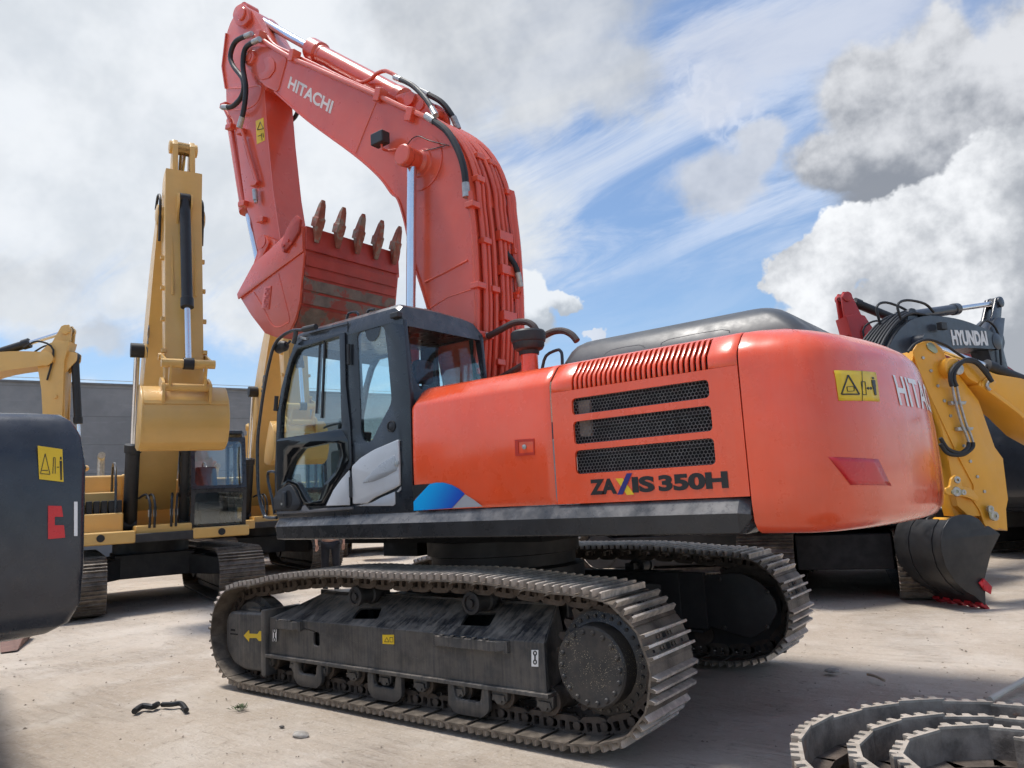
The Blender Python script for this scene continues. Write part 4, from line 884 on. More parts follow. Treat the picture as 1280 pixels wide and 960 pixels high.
for s in(1,-1):
    mb=MB(); mb.plate(sp_,s*YK,s*(YK+.03),bev=.004); sd=mb.build('bucket_side',ARMRED,bk_)
    mb=MB(); mb.plate(pky(K2([(118,490),(176,383),(240,326),(300,268),(355,243),(357,336),(122,508)]),YK),s*(YK+.03),s*(YK+.05),bev=.004); mb.build('side_edge_plate',ARMRED,sd)
    cu=pky(K2([(287,318),(305,262),(325,225),(345,206),(357,222),(350,268),(330,300),(297,344)]),YK); mb=MB(); mb.plate(roundpoly(cu,.02,2),s*(YK+.05),s*(YK+.085),bev=.006)
    for c in((298,318),(315,300),(325,310),(300,335)):
        p=pky(K2([c]),YK)[0]; mb.lathe((p[0],s*(YK+.085),p[1]),(0,s,0),[(.02,0),(.02,.015)],6)
    mb.build('side_cutter',BUCKETRED,sd)
    if s>0:
        mb=MB(); mb.tube([pk(*c,'y',YK+.031) for c in K2([(168,482),(205,545),(232,598),(258,608),(285,595),(296,578),(275,490),(256,412)])],.007,6,3); mb.build('weld_seam',ARMRED,sd)
        mb=MB(); mb.plate(roundpoly(pky(K2([(196,541),(206,462),(232,457),(223,544)]),YK+.03),.012,2),YK+.028,YK+.040,bev=.003); lb=mb.build('name_plate',ARMRED,sd)
        a,b,c=[pk(*q,'y',YK+.042) for q in K2([(219,537),(226,466),(202,535)])]; M=Matrix(((b-a).normalized(),(c-a).normalized(),Vector((0,1,0)))).transposed().to_4x4(); M.translation=a; mb=MB(); mb.text('HITACHI',M,(b-a).length,(c-a).length,.006,.02); mb.build('lettering',pm('embossed_red',(.42,.05,.035),.5),lb)
# wear strips across the back and the thick lip
mb=MB()
def strip_on(i,f0,f1,t,w):
    p,q=sh3[i],sh3[i+1]; d=q-p; n=Vector((-d.z,0,d.x)).normalized(); n=-n if n.dot(cen-p)>0 else n
    a,b=p+d*f0,p+d*f1; e=Vector((0,w,0)); mb.hexa([a-e,b-e,b+e,a+e,a-e+n*t,b-e+n*t,b+e+n*t,a+e+n*t])
strip_on(0,-.02,.92,.035,.715); strip_on(1,.12,.55,.02,.70); strip_on(1,.66,1.0,.02,.70); mb.build('wear_strips',BUCKETRED,bsh,bevel=.003); mb=MB(); strip_on(2,.10,.50,.02,.70); strip_on(2,.60,1.0,.02,.69); strip_on(3,.1,.95,.02,.69); mb.build('wear_strips',BARE,bsh,bevel=.003)
for y in(.60,.30,0,-.30,-.60):
    tb=pk(*K2([(398,240)])[0],'y',.60); tt=pk(*K2([(420,146)])[0],'y',.60); al=pk(*K2([(388,305)])[0],'y',.60)
    tb,tt,al=[Vector((p.x,y,p.z)) for p in(tb,tt,al)]; ax=(tt-tb).normalized(); sd_=ax.cross(Vector((0,1,0))).normalized()
    mb=MB(); rs=[]
    for f,w,h in((-.05,.058,.05),(.3,.056,.055),(.33,.046,.045),(.8,.036,.026),(1,.022,.010)):
        c=tb.lerp(tt,f); rs.append([c+Vector((0,w,0))+sd_*h,c-Vector((0,w,0))+sd_*h,c-Vector((0,w,0))-sd_*h,c+Vector((0,w,0))-sd_*h])
    mb.loft(rs); to=mb.build('bucket_tooth',TOOTH,bk_,bevel=.008)
    mb=MB(); c=tb+ax*.04; n=Vector((-1,0,.15)).normalized()
    mb.hexa([al+Vector((0,-.028,0))+n*.03,al+Vector((0,.028,0))+n*.03,al+Vector((0,.028,0))+n*.05,al+Vector((0,-.028,0))+n*.05,c+Vector((0,-.054,0))-sd_*.052,c+Vector((0,.054,0))-sd_*.052,c+Vector((0,.054,0))+sd_*.055,c+Vector((0,-.054,0))+sd_*.055]); mb.build('tooth_adapter',TOOTH,to,bevel=.006)
mb=MB()
for y in(.27,-.27):
    mb.plate(roundpoly(pky(K2([(150,420),(190,300),(215,280),(245,290),(240,340),(250,380)]),.3),.05,3),y-.025,y+.025)
a=pk(*K2([(203,298)])[0],'y',.3); mb.lathe((a.x,-.34,a.z),(0,1,0),[(.09,0),(.09,.68)],20); mb.build('bucket_ear',ARMRED,bk_)
mb=MB()
for y in(.31,-.31): mb.plate(roundpoly(pky(K2([(188,290),(210,276),(222,300),(200,345),(182,388),(174,375),(186,330)]),.33),.02,2),y-.02,y+.02,bev=.004)
mb.build('bucket_link',ARMRED,hero)
setorg((0,0,0))
# ================================================================ the other machines in the yard
RH=Vector((CF.y,-CF.x,0)).normalized(); CH=Vector((CF.x,CF.y,0)).normalized()
def WD(X,Z): return Vector((CAMP.x,CAMP.y,0))+RH*X+CH*Z
def loopg(L,h,r):  # generic chain loop, rear to front
    a=L/2-r; zc=h-.05-r
    return ([(a+r*math.cos(R(t)),r+.06+r*math.sin(R(t))) for t in range(-90,91,15)]+[(0,h-.10)]+[(-a+r*math.cos(R(t)),r+.06+r*math.sin(R(t))) for t in range(90,271,15)])[::-1]
def gen_track(parent,yc,L,h,w,mat,mch,n=46,name='track_chain'):
    r=(h-.16)/2; pts,T=resample(loopg(L-.12,h,r),n); P=T/n; mb=MB()
    for i in range(n):
        a,b=pts[i],pts[(i+1)%n]; c=(a+b)/2; tx=(b-a).normalized(); X=Vector((tx.x,0,tx.y)); Z=Vector((-tx.y,0,tx.x)); Y=Vector((0,1,0)); C_=Vector((c.x,yc,c.y))
        prof=[(-P/2,.0),(-P/2,.016)]
        for gx in(-.30,.02,.34): prof+=[(gx*P-.013,.016),(gx*P-.007,.052),(gx*P+.007,.052),(gx*P+.013,.016)]
        prof+=[(P/2+.01,.01),(P/2+.01,-.004)]
        mb.loft([[C_+X*x+Z*z+Y*s for x,z in prof] for s in(-w/2,w/2)])
        for s in(-1,1): mb.obox(C_+Y*s*.08-Z*.045,X*P*.5,Y*.02,Z*.045)
    o=mb.build(name,mat,parent,smooth=25,doubles=False)
    o.data.materials.append(TIP)
    return o
def boxr(mb,x0,y0,z0,x1,y1,z1): return mb.box((min(x0,x1),min(y0,y1),min(z0,z1)),(max(x0,x1),max(y0,y1),max(z0,z1)))
BUCK=[(0,.05),(.16,.02),(.40,-.10),(.55,-.30),(.60,-.55),(.52,-.80),(.30,-.98),(.0,-1.06),(-.32,-1.08)]
def limb(mb,pts,w0,w1,hw,bulge=1.0):
    # side profile polygon built from a centre line with changing depth
    P=cat([(x,0,z) for x,z in pts],6); n=len(P); up,lo=[],[]
    for i,p in enumerate(P):
        t_=i/(n-1); tg=(P[min(i+1,n-1)]-P[max(i-1,0)]).normalized(); nn=Vector((-tg.z,0,tg.x)); w=(w0*(1-t_)+w1*t_)+bulge*math.sin(PI*t_)**1.0*.5
        up.append(((p+nn*w*.5).x,(p+nn*w*.5).z)); lo.append(((p-nn*w*.5).x,(p-nn*w*.5).z))
    mb.plate(up+lo[::-1],-hw,hw)
    return up,lo
def cylinder(root,a,b,rb,rr,frac,mb_mat,U,name='hydraulic_cylinder',flip=False,y=0):
    a,b=Vector(a),Vector(b); c=sub(name,root); L=b-a
    m=MB(); m.lathe(a,L,[(rb*.7,0),(rb,.03),(rb,L.length*frac),(rb*1.18,L.length*frac+.01),(rb*1.18,L.length*frac+.16),(rr*1.2,L.length*frac+.17)],20); m.bm.transform(U); m.build('barrel',mb_mat,c)
    m=MB(); m.cyl(a+L*frac,b,rr,16); m.bm.transform(U); m.build('rod',CHROME,c)
    m=MB(); 
    for p in(a,b): m.lathe(p-Vector((0,rb*.9,0)),(0,1,0),[(rb*1.1,0),(rb*1.1,rb*1.8)],16)
    m.bm.transform(U); m.build('pin_eye',mb_mat,c)
def exc(label,loc,rz,paint,pose,U_rot=0,gauge=2.6,L=4.9,w=.7,h=1.05,s=1.0,cylmat=None,cab_side=1,house_h=2.5,bucket=None,bmat=None,group=None,cwmat=None,cabmat=None,hoses=True,rails=False,teeth=None,cw=True,house_rear=-2.9,hw=1.5,flip_b=False,platz=1.2):
    cylmat=cylmat or RUBBER; bmat=bmat or paint; cabmat=cabmat or BLACKPAINT
    r=empty('excavator',label,'excavator',loc,rz,group); U=Matrix.Rotation(U_rot,4,'Z')
    def B(mb,name,m,par=None,**k): mb.bm.transform(U); return mb.build(name,m,par or r,**k)
    for s_ in(1,-1):
        gen_track(r,s_*gauge/2,L,h,w,SHOE,CHAIN)
        mb=MB(); mb.box((-L/2+.55,s_*gauge/2-.18,.2),(L/2-.55,s_*gauge/2+.18,h-.28)); fr=mb.build('track_frame',UNDERD,r,bevel=.03)
        for x in(-L/2+.52,L/2-.52): mb=MB(); mb.lathe((x,s_*gauge/2-.24,h/2),(0,1,0),[(.1,0),(.32,.02),(.34,.18),(.34,.3),(.32,.46),(.1,.48)],24); mb.build('track_wheel',UNDERD,r)
    mb=MB(); mb.box((-.8,-.7,.5),(.8,.7,.95)); 
    for s_ in(1,-1):
        for x in(-1,1): mb.hexa([(x*.5-.3,s_*.6,.5),(x*.5+.3,s_*.6,.5),(x*1.1+.25,s_*gauge/2,.45),(x*1.1-.25,s_*gauge/2,.45),(x*.5-.3,s_*.6,.9),(x*.5+.3,s_*.6,.9),(x*1.1+.25,s_*gauge/2,.75),(x*1.1-.25,s_*gauge/2,.75)])
    mb.build('centre_frame',UNDERD,r,bevel=.02)
    mb=MB(); mb.box((L/2-1.0,-gauge/2+.2,.55),(L/2-.85,gauge/2-.2,.82)) if 0 else mb.lathe((0,0,.9),(0,0,1),[(.7,0),(.7,platz-.9)],32); mb.build('swing_bearing',UNDERD,r)
    # upper structure
    mb=MB(); boxr(mb,house_rear+.2,-hw+.05,platz,2.0,hw-.05,platz+.16); B(mb,'platform',UNDERD,bevel=.02)
    mb=MB(); boxr(mb,house_rear+.55,-hw,platz+.16,.2,-.55,house_h); boxr(mb,house_rear+.55,.45,platz+.16,-.1,hw,house_h-.1); boxr(mb,house_rear+.55,-.55,platz+.16,-.5,.45,house_h+.05); hs=B(mb,'engine_house',paint,bevel=.05)
    mb=MB(); boxr(mb,.2,-hw,platz+.16,1.55,-.62,platz+.55); boxr(mb,.25,-hw,platz+.55,.9,-.7,platz+.95); B(mb,'tool_box',paint,bevel=.03)
    mb=MB(); boxr(mb,1.55,-hw,platz+.0,2.02,-.45,platz+.22); boxr(mb,1.55,.5,platz+.0,2.02,hw,platz+.2); boxr(mb,1.3,-.45,platz+.02,1.9,.5,platz+.3); B(mb,'front_deck',paint,bevel=.03)
    if cw:
        mb=MB(); pl=[(house_rear+.55,hw-.02),(house_rear+.2,hw-.08),(house_rear-.02,hw-.5),(house_rear-.12,0)]; pl=pl+[(x,-y) for x,y in pl[-2::-1]]; pl=[(p.x,p.y) for p in cat([(x,y,0) for x,y in pl],3)]
        rs=[]
        for z,i_ in((platz-.05,.12),(platz+.1,0),(house_h-.35,.02),(house_h-.1,.1),(house_h,.3)): rs.append([(x+i_*(.8 if x<house_rear+.5 else 0),y*(1-i_*.3),z) for x,y in pl])
        mb.loft(rs); B(mb,'counterweight',cwmat or paint,smooth=40)
    # cab
    c0,c1=(.48,hw-.02) if cab_side>0 else(-hw+.02,-.48)
    cb=sub('cab',r); z0,z1=platz+.16,platz+2.02; prof=[(.0,z0),(1.75,z0),(1.86,z0+.75),(1.72,z1-.12),(1.60,z1),(.12,z1),(.0,z1-.1)]
    win=roundpoly([(.95,z0+.75),(1.66,z0+.75),(1.56,z1-.18),(.95,z1-.18)],.06,3); win2=roundpoly([(.18,z0+.85),(.82,z0+.8),(.82,z1-.18),(.20,z1-.18)],.06,3); win3=roundpoly([(1.0,z0+.15),(1.62,z0+.15),(1.70,z0+.62),(1.0,z0+.62)],.06,3)
    for y in(c0,c1-.05): 
        mb=MB(); mb.plate(prof,y,y+.05,[win,win2,win3]); B(mb,'side_frame',cabmat,cb)
        mb=MB(); mb.plate(win,y+.02,y+.026); mb.plate(win2,y+.02,y+.026); mb.plate(win3,y+.02,y+.026); B(mb,'window_glass',GLASS,cb)
    mb=MB(); mb.box((.0,c0+.02,z1-.06),(1.64,c1-.02,z1+.03)); B(mb,'cab_roof',cabmat,cb,bevel=.03)
    mb=MB(); mb.box((0,c0+.05,z0),(.06,c1-.05,z0+.85)); mb.box((0,c0+.05,z1-.2),(.08,c1-.05,z1-.05)); mb.box((0,c0+.05,z0),(1.75,c1-.05,z0+.06)); B(mb,'rear_wall',cabmat,cb)
    F=[(1.765,z0),(1.865,z0+.75),(1.735,z1-.13)]
    ymid=(c0+c1)/2
    for (xa,za),(xb,zb_) in zip(F,F[1:]):
        u=Vector((0,1,0)); v=Vector((xb-xa,0,zb_-za)); Lv=v.length; v.normalize(); N_=u.cross(v); M=Matrix((u,v,N_)).transposed().to_4x4(); M.translation=Vector((xa,ymid,za)); hwid=(c1-c0)/2
        o=[(-hwid,0),(hwid,0),(hwid,Lv),(-hwid,Lv)]; ho=rrect(-hwid+.07,.06,hwid-.07,Lv-.07,.07,4)
        mb=MB(); mb.plate(o,-.02,.02,[ho],0,M); B(mb,'windscreen_frame',cabmat,cb)
        mb=MB(); mb.plate(ho,-.004,.004,M=M); B(mb,'windscreen',GLASS,cb)
    mb=MB(); mb.box((.45,ymid-.25,z0+.35),(.95,ymid+.25,z0+.52)); mb.hexa([(.38,ymid-.24,z0+.5),(.5,ymid-.24,z0+.5),(.5,ymid+.24,z0+.5),(.38,ymid+.24,z0+.5),(.25,ymid-.2,z0+1.25),(.36,ymid-.2,z0+1.25),(.36,ymid+.2,z0+1.25),(.25,ymid+.2,z0+1.25)]); mb.box((.5,ymid-.18,z0+.05),(.9,ymid+.18,z0+.35)); B(mb,'operator_seat',SEAT,cb,bevel=.03)
    mb=MB(); 
    for d_ in(-.38,.38): mb.box((.5,ymid+d_-.07,z0+.3),(1.0,ymid+d_+.07,z0+.62)); mb.cyl((.95,ymid+d_,z0+.6),(.97,ymid+d_,z0+.85),.025,8)
    B(mb,'side_console',BLACKPLAS,cb,bevel=.02)
    # wiper
    mb=MB(); mb.tube([(1.89,c1-.12,z0+.78),(1.86,c1-.14,z0+1.2),(1.80,c1-.12,z0+1.55)],.012,6,2); B(mb,'wiper',RUBBER,cb)
    # boom, arm, bucket
    F0,Bn,Tp,A0,E0,ba=pose['foot'],pose['bend'],pose['tip'],pose['top'],pose['end'],pose['bang']
    bw=pose.get('bw',.30)
    mb=MB(); up,lo=limb(mb,[F0,((F0[0]*.45+Bn[0]*.55)-.12,(F0[1]*.4+Bn[1]*.6)),Bn,((Bn[0]+Tp[0])/2,(Bn[1]+Tp[1])/2+pose.get('arch',.12)),Tp],.40,.30,bw,pose.get('fat',.62)); bm_=B(mb,'boom',paint,smooth=25)
    mb=MB(); mb.lathe((Tp[0],-bw-.03,Tp[1]),(0,1,0),[(.10,0),(.17,.02),(.17,2*bw+.04),(.10,2*bw+.06)],20); mb.lathe((Bn[0],-bw-.10,Bn[1]-.05),(0,1,0),[(.09,0),(.13,.02),(.13,2*bw+.18),(.09,2*bw+.2)],20); B(mb,'boom_pin',paint,bm_)
    T3,A3,E3=Vector((Tp[0],0,Tp[1])),Vector((A0[0],0,A0[1])),Vector((E0[0],0,E0[1]))
    mb=MB(); aw=pose.get('aw',bw*.68); dd=(E3-T3).normalized(); nn=Vector((-dd.z,0,dd.x))  # towards the bucket-cylinder side
    if nn.dot(A3-T3)<0: nn=-nn
    fn_=nn if pose.get('front',1)>0 else -nn
    if fn_.x<0 and pose.get('front',1)>0: fn_=-fn_
    A4=A3.lerp(T3,.45); lq=[A3-dd*.10-fn_*.10,A3-dd*.12+fn_*.06,A3+fn_*.12,A4+fn_*.26,T3+fn_*.2,T3-fn_*.2,A4-fn_*.16]
    for s_ in(1,-1): mb.plate([(p.x,p.z) for p in lq],s_*aw*.32,s_*aw*.62,bev=.008)
    for s_ in(1,-1):
        for k_ in range(4):
            c_=T3+dd*(.9+k_*.55)+fn_*.16+Vector((0,s_*(aw+.02),0)); mb.obox(c_,dd*.03,Vector((0,.035,0)),fn_*.03)
    q=[A4-fn_*.17,A4-dd*.05,A4+fn_*.28,T3+fn_*.36+dd*.1,T3+fn_*.30+dd*1.0,E3+fn_*.12,E3+dd*.10,E3-fn_*.14,T3-fn_*.16+dd*.7,T3-fn_*.24,T3-fn_*.20-dd*.15]
    mb.plate([(p.x,p.z) for p in q],-aw,aw,bev=.01); am=B(mb,'arm',paint,smooth=25)
    mb=MB(); 
    for p,f_ in((A3,.66),(E3,1)): mb.lathe((p.x,-aw*f_-.04,p.z),(0,1,0),[(.07,0),(.11,.01),(.11,2*aw*f_+.07),(.07,2*aw*f_+.08)],16)
    for s_ in(1,-1): mb.tube([T3+fn_*.32+dd*.4+Vector((0,s_*aw*.6,0)),T3+fn_*.27+dd*1.6+Vector((0,s_*aw*.6,0))],.018,6,0)
    B(mb,'arm_pin',paint,am)
    cylinder(r,(1.05,bw+.12,platz+.30),(Bn[0],bw+.12,Bn[1]-.05),.125,.05,pose.get('bf',.55),cylmat,U,'boom_cylinder'); cylinder(r,(1.05,-bw-.12,platz+.30),(Bn[0],-bw-.12,Bn[1]-.05),.125,.05,pose.get('bf',.55),cylmat,U,'boom_cylinder')
    Bt=Vector((Bn[0],0,Bn[1]+.55)); cylinder(r,Bt+Vector((.25,0,-.02)),A3,.10,.055,pose.get('af',.6),cylmat,U,'arm_cylinder')
    mb=MB(); 
    for y in(.13,-.13): mb.plate(roundpoly([(Bn[0]-.1,Bn[1]+.1),(Bn[0]+.45,Bn[1]+.1),(Bn[0]+.35,Bn[1]+.65),(Bn[0]+.15,Bn[1]+.65)],.05,2),y-.02,y+.02)
    for y in(.36*bw/.3,-.36*bw/.3): mb.plate([(F0[0]-.3,platz+.1),(F0[0]+.9,platz+.1),(F0[0]+.3,F0[1]+.25),(F0[0]-.25,F0[1]+.25)],y-.02,y+.02)
    B(mb,'boom_bracket',paint,bm_)
    # bucket, link, bucket cylinder
    bk=bucket or BUCK; bs_=pose.get('bs',1.0); bwid=pose.get('bwid',.62); Rb=Matrix.Rotation(ba,3,'Y')
    def bp(p): v=Rb@Vector((p[0]*bs_,0,p[1]*bs_)); return E3+v
    S=[bp(p) for p in bk]; cen=bp((.1,-.5)); bu=sub('bucket',r)
    mb=MB(); rs=[]
    for i,p in enumerate(S):
        tg=(S[min(i+1,len(S)-1)]-S[max(i-1,0)]).normalized(); n_=Vector((-tg.z,0,tg.x)); n_=n_ if n_.dot(cen-p)>0 else -n_
        rs.append([p+Vector((0,-bwid,0)),p+Vector((0,bwid,0)),p+n_*.025+Vector((0,bwid,0)),p+n_*.025+Vector((0,-bwid,0))])
    mb.loft(rs); shell_=B(mb,'bucket_shell',bmat,bu,smooth=30)
    mb=MB()
    for f in(2,6):
        p,q=S[f],S[f+1]; d_=q-p; n_=Vector((-d_.z,0,d_.x)).normalized(); n_=-n_ if n_.dot(cen-p)>0 else n_
        e=Vector((0,bwid*1.0,0)); a_,b_=p+d_*.1,p+d_*.35; mb.hexa([a_-e,b_-e,b_+e,a_+e,a_-e+n_*.015,b_-e+n_*.015,b_+e+n_*.015,a_+e+n_*.015])
    B(mb,'wear_strip',bmat,shell_)
    side=[(p.x,p.z) for p in S]+[(bp((-.30,-.75)).x,bp((-.30,-.75)).z),(bp((-.12,-.15)).x,bp((-.12,-.15)).z)]
    for s_ in(1,-1): mb=MB(); mb.plate(side,s_*bwid,s_*(bwid+.03),bev=.004); B(mb,'bucket_side',bmat,bu)
    mb=MB()
    for s_ in(1,-1): mb.plate(roundpoly([(bp(p).x,bp(p).z) for p in((-.10,-.1),(-.12,.12),(.05,.22),(.38,.20),(.50,.0),(.45,-.18),(.2,-.02))],.06,3),s_*(aw+.05)-.02,s_*(aw+.05)+.02)
    B(mb,'bucket_ear',bmat,bu)
    for k in range(5):
        y=-bwid+.06+k*(2*bwid-.12)/4; a_,b_=bp(bk[-1]),bp((bk[-1][0]-.24,bk[-1][1]-.01)); mb=MB(); mb.loft([[a_+Vector((0,s1*.05,0))+Vector((0,0,1))*h_*.05 for s1,h_ in((-1,-1),(1,-1),(1,1),(-1,1))] for y_ in(0,)]+[[b_+Vector((0,s1*.022,0))+Vector((0,0,1))*h_*.012 for s1,h_ in((-1,-1),(1,-1),(1,1),(-1,1))]]); mb.bm.transform(Matrix.Translation((0,y,0))); B(mb,'bucket_tooth',teeth or bmat,bu)
    K=bp((.36,.10)); G=E3-dd*.55; Jn=G+(K-G)*.5+fn_*.38
    mb=MB()
    for s_ in(1,-1):
        mb.beam(G+Vector((0,s_*(aw+.04),0)),Jn+Vector((0,s_*(aw+.04),0)),.03,.13,fn_); mb.beam(Jn+Vector((0,s_*(aw-.03),0)),K+Vector((0,s_*(aw-.03),0)),.03,.15,fn_)
    mb.cyl(Jn-Vector((0,aw+.1,0)),Jn+Vector((0,aw+.1,0)),.07,12); mb.cyl(G-Vector((0,aw+.08,0)),G+Vector((0,aw+.08,0)),.06,12); mb.cyl(K-Vector((0,aw+.08,0)),K+Vector((0,aw+.08,0)),.06,12); B(mb,'bucket_link',bmat if bmat is paint else paint)
    cylinder(r,T3+fn_*.52+dd*(-.05),Jn,.085,.045,pose.get('kf',.6),cylmat,U,'bucket_cylinder')
    mb=MB()
    for s_ in(1,-1): mb.plate(roundpoly([((T3+fn_*.28+dd*-.2).x,(T3+fn_*.28+dd*-.2).z),((T3+fn_*.62+dd*-.1).x,(T3+fn_*.62+dd*-.1).z),((T3+fn_*.60+dd*.08).x,(T3+fn_*.60+dd*.08).z),((T3+fn_*.28+dd*.4).x,(T3+fn_*.28+dd*.4).z)],.04,2),s_*.1-.015,s_*.1+.015)
    B(mb,'cylinder_lug',paint,am)
    if hoses:
        for y in(-.16,-.08,.08,.16):
            mb=MB(); pts=[(x,z) for x,z in up]; off=[]
            k0=int(len(pts)*.06); k1=int(len(pts)*.60)
            mb.tube([(pts[k][0]-.04,y*bw/.3,pts[k][1]+.05) for k in range(k0,k1,2)],.018,6,0); B(mb,'hydraulic_pipe',paint if hoses==1 else RUBBER)
        for y in(aw+.05,-aw-.05):
            mb=MB(); mb.tube([(Tp[0]-.5,y,Tp[1]+.28),(Tp[0]-.2,y,Tp[1]+.42),(Tp[0]+.15,y,Tp[1]+.2),T3+dd*.5+Vector((0,y,0))],.022,8,4); B(mb,'hydraulic_hose',RUBBER)
        for y in(.14,.22,-.14,-.22):
            mb=MB(); mb.tube([(1.9,y,platz+.25),(1.95,y,platz+.65),(1.75,y*1.2,platz+.85),(1.35,y*1.6,platz+.8)],.022,8,4); B(mb,'hydraulic_hose',RUBBER)
            mb=MB(); mb.cyl((1.93,y,platz+.45),(1.94,y,platz+.57),.03,8); B(mb,'hose_fitting',FIT)
    if rails:
        for q in([(.9,-hw+.08,platz+.9),(.95,-hw+.08,platz+1.5),(.6,-hw+.08,platz+1.75),(.2,-hw+.08,platz+1.75),(.15,-hw+.08,house_h)],[(1.5,-.75,platz+.5),(1.45,-.75,platz+1.1),(1.1,-.75,platz+1.45),(.5,-.75,platz+1.45),(.3,-.75,platz+.9)],[(1.5,-hw+.15,platz+.5),(1.45,-hw+.15,platz+1.1),(1.1,-hw+.15,platz+1.45),(.5,-hw+.15,platz+1.45),(.3,-hw+.15,platz+.9)]):
            mb=MB(); mb.tube(q,.022,8,3); B(mb,'handrail',BLACKPAINT)
        mb=MB()
        for k in range(7): mb.box((.95,-hw+.05+k*.12,platz+.5),(1.45,-hw+.14+k*.12,platz+.78))
        B(mb,'deck_grille',RUBBER,bevel=.01)
        mb=MB(); mb.tube([(-.8,-.9,house_h),(-.8,-.9,house_h+.35),(-.72,-.9,house_h+.45),(-.5,-.9,house_h+.45)],.07,10,3); B(mb,'exhaust_stack',FIT)
    for p,s_ in((Vector((Bn[0]+.0,bw+.02,Bn[1]+.1)),1),):
        mb=MB(); mb.lathe(p,(1,.2,-.2),[(.03,0),(.06,.05),(.065,.1)],10); mb.cyl(p-Vector((0,.1,.1)),p,.012,6); B(mb,'work_lamp',FIT)
    return r,U
def side_text(root,txt,U,p0,p1,h,y,m,name='lettering',off=.03,flip=False):
    a,b=Vector((p0[0],y,p0[1])),Vector((p1[0],y,p1[1])); u=(b-a).normalized(); n_=Vector((0,1 if y>0 else -1,0)); v=n_.cross(u)
    M=Matrix((u,v,n_)).transposed().to_4x4(); M.translation=a; mb=MB(); mb.text(txt,M,(b-a).length,h,.006,off); mb.bm.transform(U); return mb.build(name,m,root,smooth=20)
# yellow pair facing the camera
def face(a,b): d=RH*a+CH*b; return math.atan2(d.y,d.x)
G1='yellow excavators lined up along the grey wall'
PO1=dict(foot=(.35,1.85),bend=(1.95,4.75),tip=(3.75,6.7),top=(3.98,7.85),end=(4.35,3.62),bang=R(18),bwid=.60,bs=.93,bf=.42,kf=.62,bw=.36,fat=.8,aw=.285)
rz=face(math.sin(R(31.5)),-math.cos(R(31.5)))
c=WD(-7.5,15.5)
e1,U0=exc('yellow excavator facing the camera, tall boom and hanging bucket, left of the orange-red one',(c.x,c.y,0),rz,YEL,PO1,w=.8,rails=True,group=G1)
mb=MB(); mb.plate(rrect(-.32,-.16,.32,.16,.15,6),0,.004,M=Matrix.Rotation(R(90),4,'X')); 
lb=side_text(e1,'CAT',U0,(2.62,5.08),(2.28,4.62),.26,-.362,DECB)
mb=MB(); mb.plate([(.35,1.45),(1.25,1.45),(1.25,1.5),(.35,1.5)],-1.51,-1.502); mb.build('deck_line',DECB,e1)
mb=MB(); mb.lathe((2.02,-1.0,1.32),(1,0,0),[(.065,0),(.065,.012),(.04,.013)],16); mb.build('deck_port',RUBBER,e1); mb=MB(); mb.lathe((2.02,1.0,1.30),(1,0,0),[(.065,0),(.065,.012),(.04,.013)],16); mb.build('deck_port',RUBBER,e1)
c=WD(-7.35,21.2); dup(e1,(c.x,c.y,0),rz,'yellow excavator half hidden behind the black cab of the orange-red one')
# third, low arm, far back between them
PO3=dict(foot=(.35,1.85),bend=(1.9,3.2),tip=(4.0,3.6),top=(4.35,4.35),end=(4.5,1.5),bang=R(30),bwid=.55,bs=.85,bf=.4,kf=.6)
c=WD(-10.4,28.6)
e3,_=exc('distant yellow excavator, only its lowered arm top showing beside the other one cab',(c.x,c.y,0),face(.40,-.92),YEL,PO3,group=G1,w=.6,hoses=False)
# fourth, at the far left, boom to the right
PO4=dict(foot=(.35,1.85),bend=(2.6,4.75),tip=(5.0,5.35),top=(5.35,6.05),end=(5.2,2.6),bang=R(40),bwid=.6,bs=.9,bf=.5,kf=.55,bw=.28,fat=.45,arch=.22)
c=WD(-15.65,16.6)
e4,_=exc('yellow excavator at the left edge with its arm hanging down behind the black counterweight',(c.x,c.y,0),face(.97,.1),YEL,PO4,group=G1,w=.6)
# black excavator, left foreground: only its tail is in the picture
NB=empty('excavator','black excavator whose rounded counterweight with red and white marks fills the left edge','excavator')
cpx=pkp(36,650,WD(-2.7,4.35),CH)
fc=WD((30-640)/FPX*4.3,4.3)
def LP(u,v,z): # local: u to the right along the visible face, v away from the camera
    return Vector((fc.x,fc.y,0))+(RH*.80+CH*.60)*u+(CH*.80-RH*.60)*v+Vector((0,0,z))
NB.location=(fc.x,fc.y,0); setorg((fc.x,fc.y,0))
mb=MB(); rs=[]
for z,i_ in((1.00,.30),(1.03,.16),(1.09,.06),(1.2,.01),(1.4,0),(2.0,.005),(2.17,.03),(2.26,.07),(2.31,.13),(2.33,.26)):
    pl=rrect(-2.2+i_,0+i_,.30-i_*1.0,max(.2,.8-i_),.035,4); 
    # rotate the plan so that a corner looks at the camera
    rs.append([LP(x,y,z) for x,y in pl])
mb.loft(rs); cwb=mb.build('counterweight',pm('navy_black_gloss',(.02,.024,.033),.28,var=.2,coat=.3,dust=.12,dcol=(.2,.2,.2)),NB,smooth=45)
def facepx(px,py,push=.003):
    P0=LP(0,-push,0); N_=(CH*.80-RH*.60); return pkp(px,py,P0,N_)
def fdec(pts,m,name='decal',par=None,push=.004):
    a=[facepx(*p,push) for p in pts]; b=[facepx(*p,push-.006) for p in pts]; mb=MB(); n=len(a); mb.poly(a); mb.poly(b[::-1])
    return mb.build(name,m,par or cwb)
sk=fdec([(47,557),(78,561.5),(79.5,602.5),(49,599)],DECY,'warning_sticker',push=.004)
